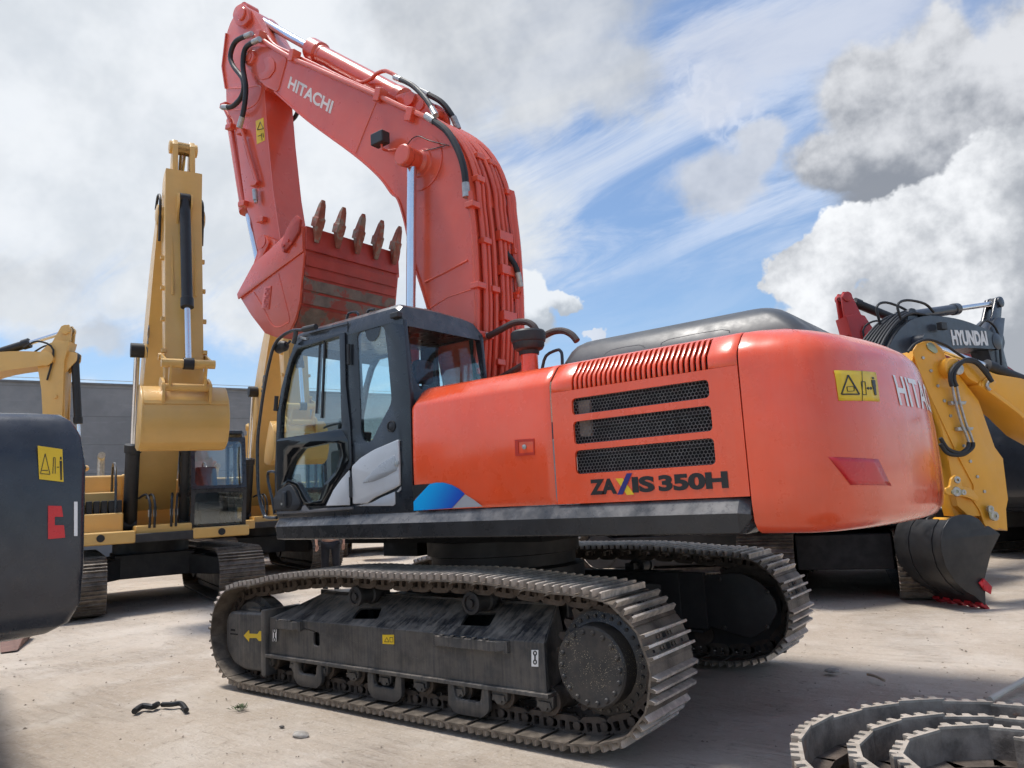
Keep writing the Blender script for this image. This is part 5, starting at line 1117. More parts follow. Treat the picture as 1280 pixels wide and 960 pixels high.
def fl(a,b,w,push=.006):
    dx,dy=b[0]-a[0],b[1]-a[1]; L_=math.hypot(dx,dy); nx,ny=-dy/L_*w,dx/L_*w; fdec([(a[0]-nx,a[1]-ny),(b[0]-nx,b[1]-ny),(b[0]+nx,b[1]+ny),(a[0]+nx,a[1]+ny)],DECB,'warning_sign_print',sk,push)
for a,b in(((50.5,592),(56.5,567)),((56.5,567),(62.5,593)),((62.5,593),(50.5,592)),((67,572),(66,592)),((67,572),(69,572)),((69,572),(69,592)),((71,584),(74,584)),((52,588),(60,588))): fl(a,b,.45)
fdec([(74.5,576),(77.5,576),(77.5,600),(75.5,600)],DECB,'warning_sign_print',sk,.006); fdec([(75,571),(77,571),(77,574.5),(75,574.5)],DECB,'warning_sign_print',sk,.006)
fdec([(60,632),(77,632.5),(79,646),(68.5,646),(68.5,656.5),(80,656.5),(81.5,672),(60,674)],DECR,'red_logo')
fdec([(92.5,627),(97,627),(97,670),(92.5,670)],DECW,'lettering')
mb=MB(); mb.obox(LP(-3.3,2.2,1.75),(RH*.80+CH*.60)*1.5,(CH*.80-RH*.60)*1.2,(0,0,.55)); mb.build('engine_house',NAVY,NB,bevel=.05)
mb=MB(); mb.obox(LP(-1.4,3.0,1.18),(RH*.80+CH*.60)*1.3,(CH*.80-RH*.60)*2.0,(0,0,.10)); mb.build('platform',UNDERD,NB)
mb=MB(); mb.lathe(LP(-1.5,3.2,.9),(0,0,1),[(.6,0),(.6,.2)],24); mb.build('swing_bearing',UNDERD,NB)
mb=MB(); mb.obox(LP(-1.5,3.2,.75),(RH*.80+CH*.60)*1.1,(CH*.80-RH*.60)*.8,(0,0,.18)); mb.build('centre_frame',UNDERD,NB)
Ut=Matrix((RH*.80+CH*.60,CH*.80-RH*.60,Vector((0,0,1)))).transposed().to_4x4()
for s_ in(1,-1):
    o=gen_track(NB,0,3.6,.95,.6,SHOE,CHAIN); o.data.transform(Matrix.Translation(Vector((fc.x,fc.y,0)))); M=Matrix.Translation(LP(-1.9,3.1+s_*1.1,0)-Vector((fc.x,fc.y,0)))@Ut; o.data.transform(M)
mb=MB(); mb.obox(LP(-2.4,4.2,2.3),(RH*.80+CH*.60)*.5,(CH*.80-RH*.60)*.8,(0,0,.7)); mb.build('cab',BLACKPAINT,NB,bevel=.06)
q=[pk(a,b,'z',z_) for a,b,z_ in((0,816,.01),(22,813,.01),(40,795,.01),(0,793,.01))]
mb=MB(); n=[p+Vector((0,0,.16)) for p in q]; n[2]=n[2]; mb.hexa([q[0],q[1],q[2],q[3],n[0]+(q[3]-q[0])*.5,n[1]+(q[2]-q[1])*.6,n[2],n[3]]); setorg((0,0,0))
o=mb.build('dozer_blade',pm('rusty_primer',(.16,.085,.065),.7,var=.3,vs=8),None,bevel=.01,org=(q[0].x,q[0].y,0)); tag(o,'small rusty brown steel wedge lying under the black counterweight','steel block')
o.name='steel_wedge'
# right side machines
G2='dark machines behind the orange-red counterweight'
POA=dict(foot=(.35,1.8),bend=(2.3,4.05),tip=(5.1,4.2),top=(5.75,5.1),end=(5.6,1.6),bang=R(50),bwid=.55,bs=.85,bf=.5,kf=.55,bw=.26,fat=.75,arch=.15,af=.5)
c=WD(5.2,12.4); rzA=face(-.39,-.92); Ua=face(.86,.51)-rzA
eA,UA=exc('blue-black excavator with a white name on its boom behind the orange-yellow arm',(c.x,c.y,0),rzA,NAVY,POA,U_rot=Ua,gauge=2.05,L=4.4,w=.78,h=1.0,hoses=2,cylmat=NAVY,house_h=2.15,house_rear=-2.6,hw=1.35,cab_side=1)
side_text(eA,'HYUNDAI',UA,(3.5,4.03),(4.75,4.09),.30,-.265,DECW,off=.05)
mb=MB()
for k in range(7):
    y=-.24+k*.08; mb.tube([(.7,y,2.7),(1.15,y,3.7),(1.75,y*.9,4.28),(2.4,y*.8,4.58+.03*k%.07),(3.1,y*.8,4.56)],.026,8,4)
mb.bm.transform(UA); mb.build('hose_bundle',RUBBER,eA)
for y,q in((-.30,.0),(.1,.12)):
    mb=MB(); mb.tube([(1.9,y,4.4),(1.85,y,4.66+q*.5),(2.15,y,4.78+q*.5),(2.7,y,4.76),(2.95,y,4.62)],.024,8,4); mb.bm.transform(UA); mb.build('hydraulic_hose',RUBBER,eA)
mb=MB(); mb.obox((3.05,-.36,4.35),(.09,0,0),(0,.05,0),(0,0,.07)); mb.bm.transform(UA); mb.build('work_light',BLACKPLAS,eA,bevel=.01)
# red excavator further back, arm top and wrapped cylinder showing above the counterweight
POR=dict(foot=(.35,1.85),bend=(2.9,4.0),tip=(5.4,4.6),top=(5.75,5.6),end=(5.35,1.7),bang=R(50),bwid=.6,bs=.9,bf=.5,kf=.55,bw=.3,fat=.6,af=.85)
c=WD(13.1,17.2)
REDM=pm('deep_red_paint',(.46,.03,.025),.4,coat=.2,var=.08)
for _b in range(1):
    mb=MB(); mb.box((-1.9,-.62,.42),(1.9,.62,.9)); mb.box((-2.3,-1.3,1.0),(2.0,1.3,1.2)); mb.build('belly_frame',DARK,eA,bevel=.02)
eR,_=exc('red excavator whose arm top and black-wrapped cylinder rise beyond the orange-red counterweight',(c.x,c.y,0),face(-.985,-.17),REDM,POR,house_h=2.9)
# black excavator body at the right edge
POB=dict(foot=(.35,1.8),bend=(1.8,3.9),tip=(4.4,3.2),top=(4.8,3.9),end=(4.6,1.0),bang=R(50),bwid=.55,bs=.8,bw=.26)
c=WD(11.4,15.2)
eB,UB=exc('black excavator body with grey radiator ribs at the right edge behind the orange-yellow machine',(c.x,c.y,0),face(.95,.30),NAVY,POB,U_rot=PI*.0,gauge=2.4,L=4.4,w=.6,cylmat=NAVY,house_h=2.9,house_rear=-2.4,hw=1.4)
mb=MB()
for y_ in(-1.42,1.42):
    for k in range(14): mb.box((-2.2+k*.17,y_-.04,1.55+.1*(k%3)),(-2.12+k*.17,y_+.04,2.78-.12*(k%2)))
for y_ in(-1.42,1.42): mb.box((-2.3,y_-.03,1.42),(.3,y_+.05,1.52)); mb.box((-2.3,y_-.03,2.15),(.3,y_+.06,2.22))
mb.build('radiator_rib',pm('rib_steel',(.12,.13,.15),.35,metal=.5),eB)
POC=dict(foot=(.35,1.8),bend=(2.0,3.0),tip=(4.2,2.9),top=(4.6,3.3),end=(4.6,1.2),bang=R(50),bwid=.5,bs=.7,bw=.24,fat=.45)
c=WD(3.6,15.8)
eC,_=exc('dark excavator seen only beneath the orange-red one’s body, between its far track and belly'.replace('’s body',' machine'),(c.x,c.y,0),face(-.985,.17),NAVY,POC,gauge=2.4,L=4.8,w=.6,hoses=False,house_h=2.3)
mb=MB(); mb.box((-1.9,-1.0,.42),(1.9,1.0,.95)); mb.build('belly_frame',DARK,eC,bevel=.02)
POD=dict(foot=(.35,1.8),bend=(1.9,2.9),tip=(3.8,3.0),top=(4.2,3.5),end=(4.3,1.2),bang=R(50),bwid=.5,bs=.7,bw=.24,fat=.45)
v=ray(470,680); v=v/v.dot(CH); c=CAMP+v*27; c.z=0
exc('far yellow excavator glimpsed under the cab of the orange-red one',(c.x,c.y,0),face(.18,-.98),YEL,POD,gauge=2.4,L=4.6,w=.6,hoses=False,house_h=2.3)
# ---------------- orange-yellow excavator whose arm hangs down at the right
f_s=(-RH*.965-CH*.26).normalized(); N_S=Vector((f_s.y,-f_s.x,0)); N_S=N_S if N_S.dot(CH)<0 else -N_S
P_S=Vector(pk(1205,755,'z',.05))+CH*.25; P_S.z=0
def sp(pts,off=0): return [pkp(a,b,P_S+N_S*off,N_S) for a,b in pts]
O_S=P_S-f_s*6.9
sy=empty('excavator','orange-yellow excavator reaching in from the right with a black bucket near the ground','excavator',(O_S.x,O_S.y,0),math.atan2(f_s.y,f_s.x))
Ms_=Matrix.Translation((O_S.x,O_S.y,0))@Matrix.Rotation(math.atan2(f_s.y,f_s.x),4,'Z'); Mi=Ms_.inverted()
def splate(name,pts,a,b,m,par=None,bev=.006,holes=(),rnd=.0,**k):
    # a,b offsets towards the camera from the arm's mid plane
    L=[Mi@p for p in sp(pts,(a+b)/2)]; sgn=1 if (Mi.to_3x3()@N_S).y>0 else -1
    o=[(p.x,p.z) for p in L]; o=roundpoly(o,rnd,3) if rnd else o
    mb=MB(); mb.plate(o,sgn*a,sgn*b,[[(lambda q:(q.x,q.z))(Mi@p) for p in sp(h_,(a+b)/2)] for h_ in holes],bev); return mb.build(name,m,par or sy,**k)
SG=1 if (Mi.to_3x3()@N_S).y>0 else -1
KS=crop(.25,960,340); KT=crop(.25,960,550)
# arm: near plate and body
armS=KS([(720,395),(745,360),(800,343),(860,372),(885,430),(930,540),(985,560),(1010,650),(1045,770),(1085,880)])+KT([(1130,90),(1160,300),(1150,330),(1145,350),(1152,455),(1080,425),(1050,330),(1010,290),(940,278),(900,270)])+KT([(880,120),(860,50)])+KS([(790,640),(750,500)])
aS=splate('arm',KS([(722,392),(745,360),(790,343),(830,350),(870,385),(925,520),(985,560),(1010,650),(1045,770),(1090,880)])+KT([(1130,95),(1160,298),(1145,335),(1152,452),(1082,430),(1055,350),(1015,292),(1028,232)])+KS([(948,920),(800,600),(745,470)]),.14,.16,ORYEL,rnd=.03)
splate('arm_body',KS([(722,400),(800,370),(925,540),(1010,650),(1090,880)])+KT([(1130,95),(1155,298),(1145,345),(1152,452),(1075,430),(1030,380),(960,380),(905,330),(885,240),(860,100)])+KS([(860,960),(830,800),(760,560)]),-.14,.14,ORYEL,aS,bev=.008)
splate('arm_edge',KS([(700,400),(716,402),(880,960)])+KT([(905,330),(888,240),(872,100)])+KS([(850,960),(760,560),(690,450)]),-.16,.06,ORYEL,aS)
for q in KS([(773,430),(813,495),(847,570),(880,645),(911,720),(977,870)])+KT([(1010,107),(1045,184),(1080,258)]):
    p=Mi@sp([q],.16)[0]; mb=MB(); mb.lathe(p,(0,SG,0),[(.022,0),(.022,.015),(.012,.017)],6); mb.build('bolt',FIT,aS)
# lower link cluster
lk=splate('bucket_link',KT([(880,240),(905,235),(912,190),(935,172),(960,190),(965,235),(1010,240),(1050,290),(1040,310),(990,285),(930,278),(885,272)]),.18,.22,ORYEL,rnd=.03)
splate('link_plate',KT([(880,250),(940,260),(1000,370),(1040,400),(1000,400),(940,385),(905,380),(880,290)]),-.12,.05,ORYEL,lk)
for q,r_ in(((938,200),.045),((935,258),.06),((970,262),.035),((1105,345),.045),((1125,380),.06)):
    p=Mi@sp([KT([q])[0]],.20)[0]; mb=MB(); mb.lathe(p,(0,SG,0),[(r_,0),(r_,.035),(r_*.4,.036),(r_*.4,.02)],16); mb.build('pin',FIT,lk)
for q in([(915,250),(960,245),(990,262),(955,280),(918,272)],[(1095,330),(1112,332),(1140,375),(1135,398),(1110,398)]): splate('pin_plate',KT(q),.215,.232,pm('olive_zinc',(.35,.34,.22),.4,metal=.5),lk,rnd=.03)
splate('pin_plate',KS([(790,360),(812,350),(835,370),(850,400),(835,410),(800,385)]),.16,.18,pm('olive_zinc_worn',(.33,.36,.26),.4,metal=.5),aS,rnd=.03)
# boom going out to the right
bS=splate('boom',KS([(900,470),(925,452),(960,462),(1010,500),(1075,525),(1200,545),(1300,580),(1700,760),(1900,1100),(1750,1150),(1500,920),(1280,800),(1180,700),(1100,640),(1000,580),(935,545),(905,500)]),-.22,.22,ORYEL,bev=.01,rnd=.05)
splate('boom_edge',KS([(985,560),(1100,640),(1180,702),(1290,805),(1500,925),(1500,940),(1270,812),(1170,715),(1090,655),(980,580)]),-.24,.24,ORYEL,bS)
p=Mi@sp([KS([(915,478)])[0]],.24)[0]; mb=MB(); mb.lathe(p,(0,SG,0),[(.13,-.3),(.13,.03),(.11,.05)],24); mb.build('boom_pin',ORYEL,bS); mb=MB(); mb.lathe(Mi@sp([KS([(945,485)])[0]],.30)[0],(0,SG,0),[(.08,0),(.08,.03),(.05,.04)],16); mb.build('pin_cap',FIT,bS)
splate('valve_plate',KS([(1070,545),(1105,520),(1140,550),(1120,595),(1065,570)]),.225,.25,ORYEL,bS)
def shose(pts,off,r_,m,name='hydraulic_hose',par=None,sm=5):
    mb=MB(); mb.tube([Mi@p for p in sp(pts,off)],r_,10,sm); return mb.build(name,m,par or sy)
# steel pipes and black hoses on the arm
for k in(0,1):
    o=22*k
    shose(KS([(921+o,570),(935+o,640),(965+o,750),(990+o,810),(1003+o,850)]),.24,.016,FIT,'steel_pipe',aS,3)
    shose(KS([(921+o,572),(912+o*.8,540),(915+o*.8,500),(945+o*.6,462),(990,445-o*.3),(1040,455-o*.4),(1085,500-o*.5),(1120,548)]),.32,.028,RUBBER)
    shose(KS([(1003+o,852),(998+o,880),(960+o*.5,905+o*.4),(900,885+o),(862,830+o*1.3)]),.26,.026,RUBBER)
shose(KS([(1108,545),(1095,570),(1110,590)]),.27,.02,FIT,'steel_pipe',bS)
for q in((925,655),(960,785)): splate('pipe_bracket',KS([(q[0]-20,q[1]-8),(q[0]+60,q[1]-8),(q[0]+55,q[1]+8),(q[0]-15,q[1]+10)]),.17,.23,FIT,aS)
shose(KS([(700,400),(735,360),(800,338),(880,362),(930,395),(985,432)]),.22,.018,RUBBER)
# arm cylinder: black barrel off to the right, chrome rod to the arm top
cyS=sub('arm_cylinder',sy)
a,b,c,d=[Mi@q for q in sp(KS([(820,372),(1085,470),(1085,470),(1500,640)]),0)]
mb=MB(); mb.cyl(a,b,.045,16); mb.build('rod',CHROME,cyS); mb=MB(); mb.lathe(c,(d-c),[(.06,0),(.10,.01),(.10,.14),(.09,.15),(.09,(d-c).length)],20); mb.build('barrel',RUBBER,cyS)
ck=sub('bucket_cylinder',sy); a,b=[Mi@q for q in sp(KS([(850,700)])+KT([(885,200)]),-.0)]; f_l=Vector((.22,0,0)); mb=MB(); mb.lathe(a+f_l,(b-a),[(.07,0),(.075,(b-a).length)],16); mb.build('barrel',RUBBER,ck)
# black bucket with red teeth: side profile in the plane, swept across the width
bkS=sub('bucket',sy); prof_px=KT([(905,400),(880,440),(868,500),(872,560),(895,640),(940,710),(990,755),(1035,780),(1092,830)])
WB=.50
def bprof(off): return [Mi@p for p in sp(prof_px,off)]
base=bprof(.0); near=[p+Vector((0,SG*WB*.0,0)) for p in base]
def atY(pts,y): return [Vector((p.x,y,p.z)) for p in pts]
Lp=bprof(.42)
yN,yF=SG*.40,-SG*.36
sidepts=[(p.x,p.z) for p in Lp]+[(q.x,q.z) for q in [Mi@p for p in sp(KT([(1090,760),(1085,700),(1120,560),(1165,470),(1105,428),(1085,440),(1060,400),(1020,380),(960,375),(925,385)]),.42)]]
for y in(yN,yF): mb=MB(); mb.plate(roundpoly(sidepts,.02,2),y-.012,y+.012,bev=.004); sdS=mb.build('bucket_side',pm('black_bucket_paint',(.012,.013,.015),.42,var=.25,dust=.14,dcol=(.2,.18,.16)) if y==yN else sdS.data.materials[0],bkS)
BBM=sdS.data.materials[0]
mb=MB(); cenS=sum((Vector((x,0,z)) for x,z in sidepts),Vector())/len(sidepts); rs=[]
for i,p in enumerate(Lp):
    tg=(Lp[min(i+1,len(Lp)-1)]-Lp[max(i-1,0)]).normalized(); n_=Vector((-tg.z,0,tg.x)); q=Vector((p.x,0,p.z)); n_=n_ if n_.dot(cenS-q)>0 else -n_
    rs.append([Vector((p.x,yF,p.z)),Vector((p.x,yN,p.z)),Vector((p.x,yN,p.z))+n_*.02,Vector((p.x,yF,p.z))+n_*.02])
mb.loft(rs); shS=mb.build('bucket_shell',BBM,bkS,smooth=40)
for f in(.25,.75,):
    y=yN+(yF-yN)*f; mb=MB(); rs=[]
    for i,p in enumerate(Lp[:-1]):
        tg=(Lp[min(i+1,len(Lp)-1)]-Lp[max(i-1,0)]).normalized(); n_=Vector((-tg.z,0,tg.x)); q=Vector((p.x,0,p.z)); n_=-n_ if n_.dot(cenS-q)>0 else n_
        rs.append([Vector((p.x,y-.06,p.z)),Vector((p.x,y+.06,p.z)),Vector((p.x,y+.06,p.z))+n_*.012,Vector((p.x,y-.06,p.z))+n_*.012])
    mb.loft(rs); mb.build('wear_strip',BBM,shS,smooth=40)
ear=[(q.x,q.z) for q in [Mi@p for p in sp(KT([(905,405),(925,385),(960,372),(1010,375),(1050,395),(1085,438),(1040,450),(960,430)]),.2)]]
for y in(SG*.20,-SG*.20): mb=MB(); mb.plate(roundpoly(ear,.03,2),y-.015,y+.015,bev=.004); mb.build('bucket_ear',BBM,bkS)
for q,m_ in(((962,408),ORYEL),((1030,412),FIT)):
    p=Mi@sp([KT([q])[0]],.22)[0]; mb=MB(); mb.lathe(p,(0,SG,0),[(.05,-.45),(.05,.02),(.02,.022)],14); mb.build('bucket_pin',m_,bkS)
lipn=Lp[-1]; lp0=Lp[-2]; dl=(lipn-lp0).normalized()
for k in range(5):
    y=yN+(yF-yN)*(k+.25)/4.6; a=Vector((lipn.x,y,lipn.z)); mb=MB(); v=Vector((dl.z,0,-dl.x)); b_=a+dl*.17
    mb.loft([[a-dl*.06+Vector((0,s1*.05,0))+v*h_*.035 for s1,h_ in((-1,-1),(1,-1),(1,1),(-1,1))],[b_+Vector((0,s1*.03,0))+v*h_*.008 for s1,h_ in((-1,-1),(1,-1),(1,1),(-1,1))]]); mb.build('bucket_tooth',REDTIP,bkS,bevel=.004)
cp=[(q.x,q.z) for q in [Mi@p for p in sp(KT([(1065,715),(1090,693),(1130,735),(1125,772),(1092,752)]),.46)]]
mb=MB(); mb.plate(cp,yN+SG*.012,yN+SG*.035,bev=.003); 
for q in((1085,705),(1090,735)): p=Mi@sp([KT([q])[0]],.46)[0]; mb.lathe(Vector((p.x,yN+SG*.035,p.z)),(0,SG,0),[(.018,0),(.018,.012)],6)
mb.build('side_cutter',REDTIP,bkS)
# its undercarriage, platform and house, out of the frame to the right
for s_ in(1,-1): gen_track(sy,s_*1.25,4.4,1.0,.6,SHOE,CHAIN)
mb=MB(); mb.box((-.8,-1.1,.5),(.8,1.1,.9)); mb.lathe((0,0,.85),(0,0,1),[(.6,0),(.6,.4)],24); mb.build('centre_frame',UNDERD,sy)
mb=MB(); mb.box((-2.6,-1.35,1.2),(1.9,1.35,1.4)); mb.build('platform',UNDERD,sy,bevel=.02)
mb=MB(); mb.box((-2.9,-1.35,1.4),(-.3,1.35,2.3)); mb.build('engine_house',ORYEL,sy,bevel=.06)
mb=MB(); mb.box((.0,.45,1.4),(1.7,1.35,2.1)); mb.build('cab_base',ORYEL,sy,bevel=.05); mb=MB(); mb.box((.0,.47,2.1),(1.6,1.33,3.05)); mb.build('cab',GLASSD,sy,bevel=.05); mb=MB(); mb.box((-.02,.43,3.05),(1.66,1.37,3.12)); mb.build('cab_roof',BLACKPAINT,sy,bevel=.02)
# ================================================================ small things on the ground
def rolled_chain():
    # a removed track laid on its side and rolled up: plates stand on edge, inside faces towards the centre
    c0=pk(1300,1120,'z',0); root=empty('removed_track','rolled-up rusty track chain standing on edge in the lower right corner','track chain',(c0.x,c0.y,0))
    RM=pm('rusty_track_plate',(.19,.155,.125),.6,metal=.1,var=.45,vs=5,dust=.6,dcol=(.46,.39,.32),up=.2,bump=.5,bs=25,wear=.40,wcol=(.20,.075,.025),ws=3)
    RT=pm('sandy_track_edge',(.36,.31,.25),.75,var=.25,vs=10,dust=.6,dcol=(.5,.44,.37),bump=.4)
    w=.50; k=0; th=0; r_=1.02
    ang0=math.atan2((CAMP-c0).y,(CAMP-c0).x)
    while r_>.26 and k<60:
        dth=.225/r_; a0,a1=th,th+dth; r1=r_-.225*.052 if r_<.98 else r_-.225*.035
        p=Vector((r_*math.cos(a0),r_*math.sin(a0),0)); q=Vector((r1*math.cos(a1),r1*math.sin(a1),0)); X=(q-p).normalized(); Z=Vector((p.x,p.y,0)).normalized(); Z=(Z-X*Z.dot(X)).normalized(); Yv=Vector((0,0,1)); P=(q-p).length; mid=(p+q)/2
        mb=MB(); prof=[(-P/2,0),(-P/2,.016)]
        for gx in(-.30,.02,.34): prof+=[(gx*P-.022,.016),(gx*P-.015,.052),(gx*P+.015,.052),(gx*P+.022,.016)]
        prof+=[(P/2+.012,.008),(P/2+.012,-.004)]
        h0=.0+.01*math.sin(k*1.7); mb.loft([[mid+X*x+Z*z+Yv*(h0+y) for x,z in prof] for y in(0,w-.012,w)])
        o=mb.build('track_plate',RM,root,smooth=25,org=(0,0,0)); o.data.materials.append(RT)
        for f in o.data.polygons:
            if all(o.data.vertices[i].co.z>h0+w-.02 for i in f.vertices): f.material_index=1
        mb=MB()
        for s_ in(-1,1): mb.obox(mid-Z*.045+Yv*(w/2+s_*.09),X*P*.52,Z*.045,Yv*.018)
        mb.build('chain_link',CHAIN,root,org=(0,0,0))
        th=a1; r_=r1; k+=1
    root.rotation_euler=(0,0,ang0+R(40))
    return root
rolled_chain()
# broken black hose pieces
def gtube(name,pts,r_,m,label,cat_):
    P=[Vector((*pk(a,b,'z',0).xy,h_)) for a,b,h_ in pts]; mb=MB(); mb.tube(P,r_,8,5); o=mb.build(name,m,None,org=(P[0].x,P[0].y,0)); return tag(o,label,cat_)
gtube('rubber_hose',[(168,893,.025),(178,887,.03),(190,888,.03),(197,884,.025)],.026,RUBBER,'short black hose piece with a ragged left end lying on the dirt','hose')
gtube('rubber_hose',[(203,884,.022),(214,885,.03),(226,884,.03),(233,891,.022)],.022,RUBBER,'curved black hose piece with an upturned right end on the dirt','hose')
gtube('wooden_stick',[(1085,846,.02),(1095,850,.03),(1106,853,.015)],.012,pm('stick_wood',(.45,.36,.26),.8),'short pale stick lying on the dirt between the far track and the rolled chain','stick')
P=[Vector((*pk(a,b,'z',0).xy,h_)) for a,b,h_ in((1238,880,.03),(1262,866,.05),(1300,848,.05))]; mb=MB(); mb.cyl(P[0],P[2],.022,10); o=mb.build('pole',pm('pale_pole',(.55,.5,.42),.6),None,org=(P[0].x,P[0].y,0)); tag(o,'thin pale pole lying behind the rolled track chain','pole')
mb=MB(); c0=pk(300,885,'z',0); rnd=random.Random(5)
for i in range(46):
    a=rnd.uniform(0,6.28); l_=rnd.uniform(.02,.07); b0=c0+Vector((rnd.uniform(-.05,.05),rnd.uniform(-.05,.05),-.01)); t1=b0+Vector((math.cos(a)*l_,math.sin(a)*l_,rnd.uniform(.01,.045))); w_=Vector((-math.sin(a),math.cos(a),0))*.006
    mb.poly([b0-w_*.5,(b0+t1)/2-w_+Vector((0,0,.006)),t1,(b0+t1)/2+w_+Vector((0,0,.006))])
o=mb.build('weed',pm('weed_green',(.07,.10,.04),.7,var=.4,vs=30),None,org=(c0.x,c0.y,0),recalc=False); tag(o,'tiny green weed in the dirt before the near track','plant')
for i,(a,b,s_,lab) in enumerate(((1040,838,.045,'grey stone on the dirt right of the far track'),(937,788,.05,'pale flat stone just behind the far track'),(352,908,.018,'small dark stone in front of the weed'),(375,918,.05,'flat pale stone flake in the left foreground'))):
    p=pk(a,b,'z',0); mb=MB(); bmesh.ops.create_icosphere(mb.bm,subdivisions=2,radius=s_)
    for v in mb.bm.verts: v.co=Vector((v.co.x*1.5,v.co.y,v.co.z*.45))*(1+.35*mnoise.noise(v.co*22+Vector((i*9,0,0))))+Vector((p.x,p.y,.0))
    o=mb.build('stone',pm('stone_%d'%i,(.38,.35,.31) if i!=2 else (.1,.09,.08),.9,var=.3,vs=15),None,smooth=50,org=(p.x,p.y,0)); tag(o,lab,'stone')
# ---------------- person beyond the machine
def person():
    px,D=413,15.6; v=ray(px,690); v=v/v.dot(CH); base=CAMP+v*D; base.z=0; f=(CAMP-base); f.z=0; f.normalize(); s=Vector((-f.y,f.x,0))
    root=empty('person','person in a white shirt and dark trousers standing with hands low, beyond the machine','person',(base.x,base.y,0))
    def G(a,b,c): return base+s*a+f*b+Vector((0,0,c))
    def skin(name,pts,edges,rad,m,par,rootv=0):
        me=bpy.data.meshes.new(name); me.from_pydata([G(*p)-base for p in pts],edges,[]); o=bpy.data.objects.new(name,me); COL.objects.link(o); o.parent=par
        k=o.modifiers.new('s','SKIN'); 
        for i,r_ in enumerate(rad): 
            sv=me.skin_vertices[0].data[i]; sv.radius=(r_,r_*.9) if not isinstance(r_,tuple) else r_; sv.use_root=(i==rootv)
        o.modifiers.new('u','SUBSURF').levels=2; o.modifiers['u'].render_levels=2; me.materials.append(m); return o
    if True:
        pts=[(0,0,.95),(0,0,1.15),(0,0,1.35),(0,.0,1.47),(0,.02,1.55),(0,.03,1.64),(0,.03,1.72),(.10,0,.90),(.11,.02,.50),(.11,-.02,.09),(.11,.10,.04),(-.10,0,.90),(-.11,.02,.50),(-.11,-.02,.09),(-.11,.10,.04),(.19,0,1.40),(.27,.0,1.15),(.27,.10,.93),(.26,.13,.86),(-.19,0,1.40),(-.27,0,1.15),(-.27,.10,.93),(-.26,.13,.86)]
        ed=[(0,1),(1,2),(2,3),(3,4),(4,5),(5,6),(0,7),(7,8),(8,9),(9,10),(0,11),(11,12),(12,13),(13,14),(2,15),(15,16),(16,17),(17,18),(2,19),(19,20),(20,21),(21,22)]
        rd=[(.15,.10),(.14,.10),(.17,.11),(.07,.07),(.055,.06),(.08,.095),(.07,.08),(.09,.09),(.062,.062),(.042,.045),(.035,.03),(.09,.09),(.062,.062),(.042,.045),(.035,.03),(.055,.055),(.042,.042),(.03,.03),(.038,.024),(.055,.055),(.042,.042),(.03,.03),(.038,.024)]
        body=skin('body',pts,ed,rd,SKIN,root)
    skin('trousers',[(0,0,.97),(.10,0,.88),(.11,.02,.50),(.11,-.02,.10),(-.10,0,.88),(-.11,.02,.50),(-.11,-.02,.10)],[(0,1),(1,2),(2,3),(0,4),(4,5),(5,6)],[(.165,.12),(.105,.105),(.08,.08),(.066,.068),(.105,.105),(.08,.08),(.066,.068)],pm('dark_trousers',(.012,.013,.018),.8),root)
    skin('shirt',[(0,0,.93),(0,0,1.15),(0,0,1.36),(0,0,1.46),(.19,0,1.41),(.25,0,1.22),(-.19,0,1.41),(-.25,0,1.22)],[(0,1),(1,2),(2,3),(2,4),(4,5),(2,6),(6,7)],[(.175,.125),(.165,.12),(.19,.13),(.075,.08),(.07,.07),(.062,.062),(.07,.07),(.062,.062)],pm('white_shirt',(.7,.7,.7),.8),root)
    skin('hair',[(0,-.01,1.68),(0,.0,1.76)],[(0,1)],[(.088,.09),(.078,.09)],pm('dark_hair',(.015,.012,.01),.7),root)
    mb=MB()
    for s_ in(1,-1):
        mb.obox(G(s_*.11,.06,.035)-base*0,s*.05,f*.13,(0,0,.035))
    setorg(base*Vector((1,1,0))if 0 else (base.x,base.y,0)); mb.build('shoes',DARK,root,bevel=.02)
    mb=MB()
    for s_ in(1,-1):
        for k in range(5):
            b0=G(s_*.26+(k-2)*.014 if k<4 else s_*.235,.135 if k<4 else .15,.85 if k<4 else .87); L_=(.065,.075,.07,.055,.05)[k]
            mb.tube([b0+Vector((0,0,.02)),b0+Vector((0,0,-L_*.5))+f*.006,b0+Vector((0,0,-L_))+f*.022],.0085,6,2)
    mb.build('fingers',SKIN,body)
    mb=MB(); 
    for s_ in(1,-1):
        mb.lathe(G(s_*.034,.112,1.665),f,[(.014,0),(.012,.008),(.004,.01)],8)
    mb.build('eyes',DARK,body)
    mb=MB(); mb.obox(G(0,.125,1.635),s*.012,f*.018,(0,0,.022)); mb.obox(G(0,.112,1.59),s*.022,f*.006,(0,0,.005)); 
    for s_ in(1,-1): mb.obox(G(s_*.085,.03,1.645),s*.008,f*.016,(0,0,.026))
    mb.build('face_features',SKIN,body,bevel=.006); setorg((0,0,0))
person()
# decals on the near track frame
tf=[o for o in bpy.data.objects if o.name.startswith('track_frame')][0]; gd0=[o for o in bpy.data.objects if o.name.startswith('idler_guard')][0]
setorg((.7,0,0))
mb=MB(); mb.plate(pky(K6([(207,430),(228,408),(230,422),(262,424),(270,412),(288,413),(280,432),(288,452),(268,452),(258,440),(230,440),(228,455)]),1.512),1.511,1.5135); mb.build('arrow_decal',DECY,gd0)
mb=MB(); mb.plate(pky(K6([(762,427),(808,427),(809,465),(763,463)]),1.502),1.501,1.504); ys=mb.build('warning_sticker',DECY,tf)
mb=MB()
for a,b in(((770,455),(779,438)),((779,438),(788,456)),((788,456),(770,455)),((791,438),(803,438)),((803,438),(804,456)),((804,456),(792,456)),((792,456),(791,438))): mb.tube([pk(*c,'y',1.5045) for c in K6([a,b])],.0022,4,0)
mb.build('warning_sign_print',DECB,ys)
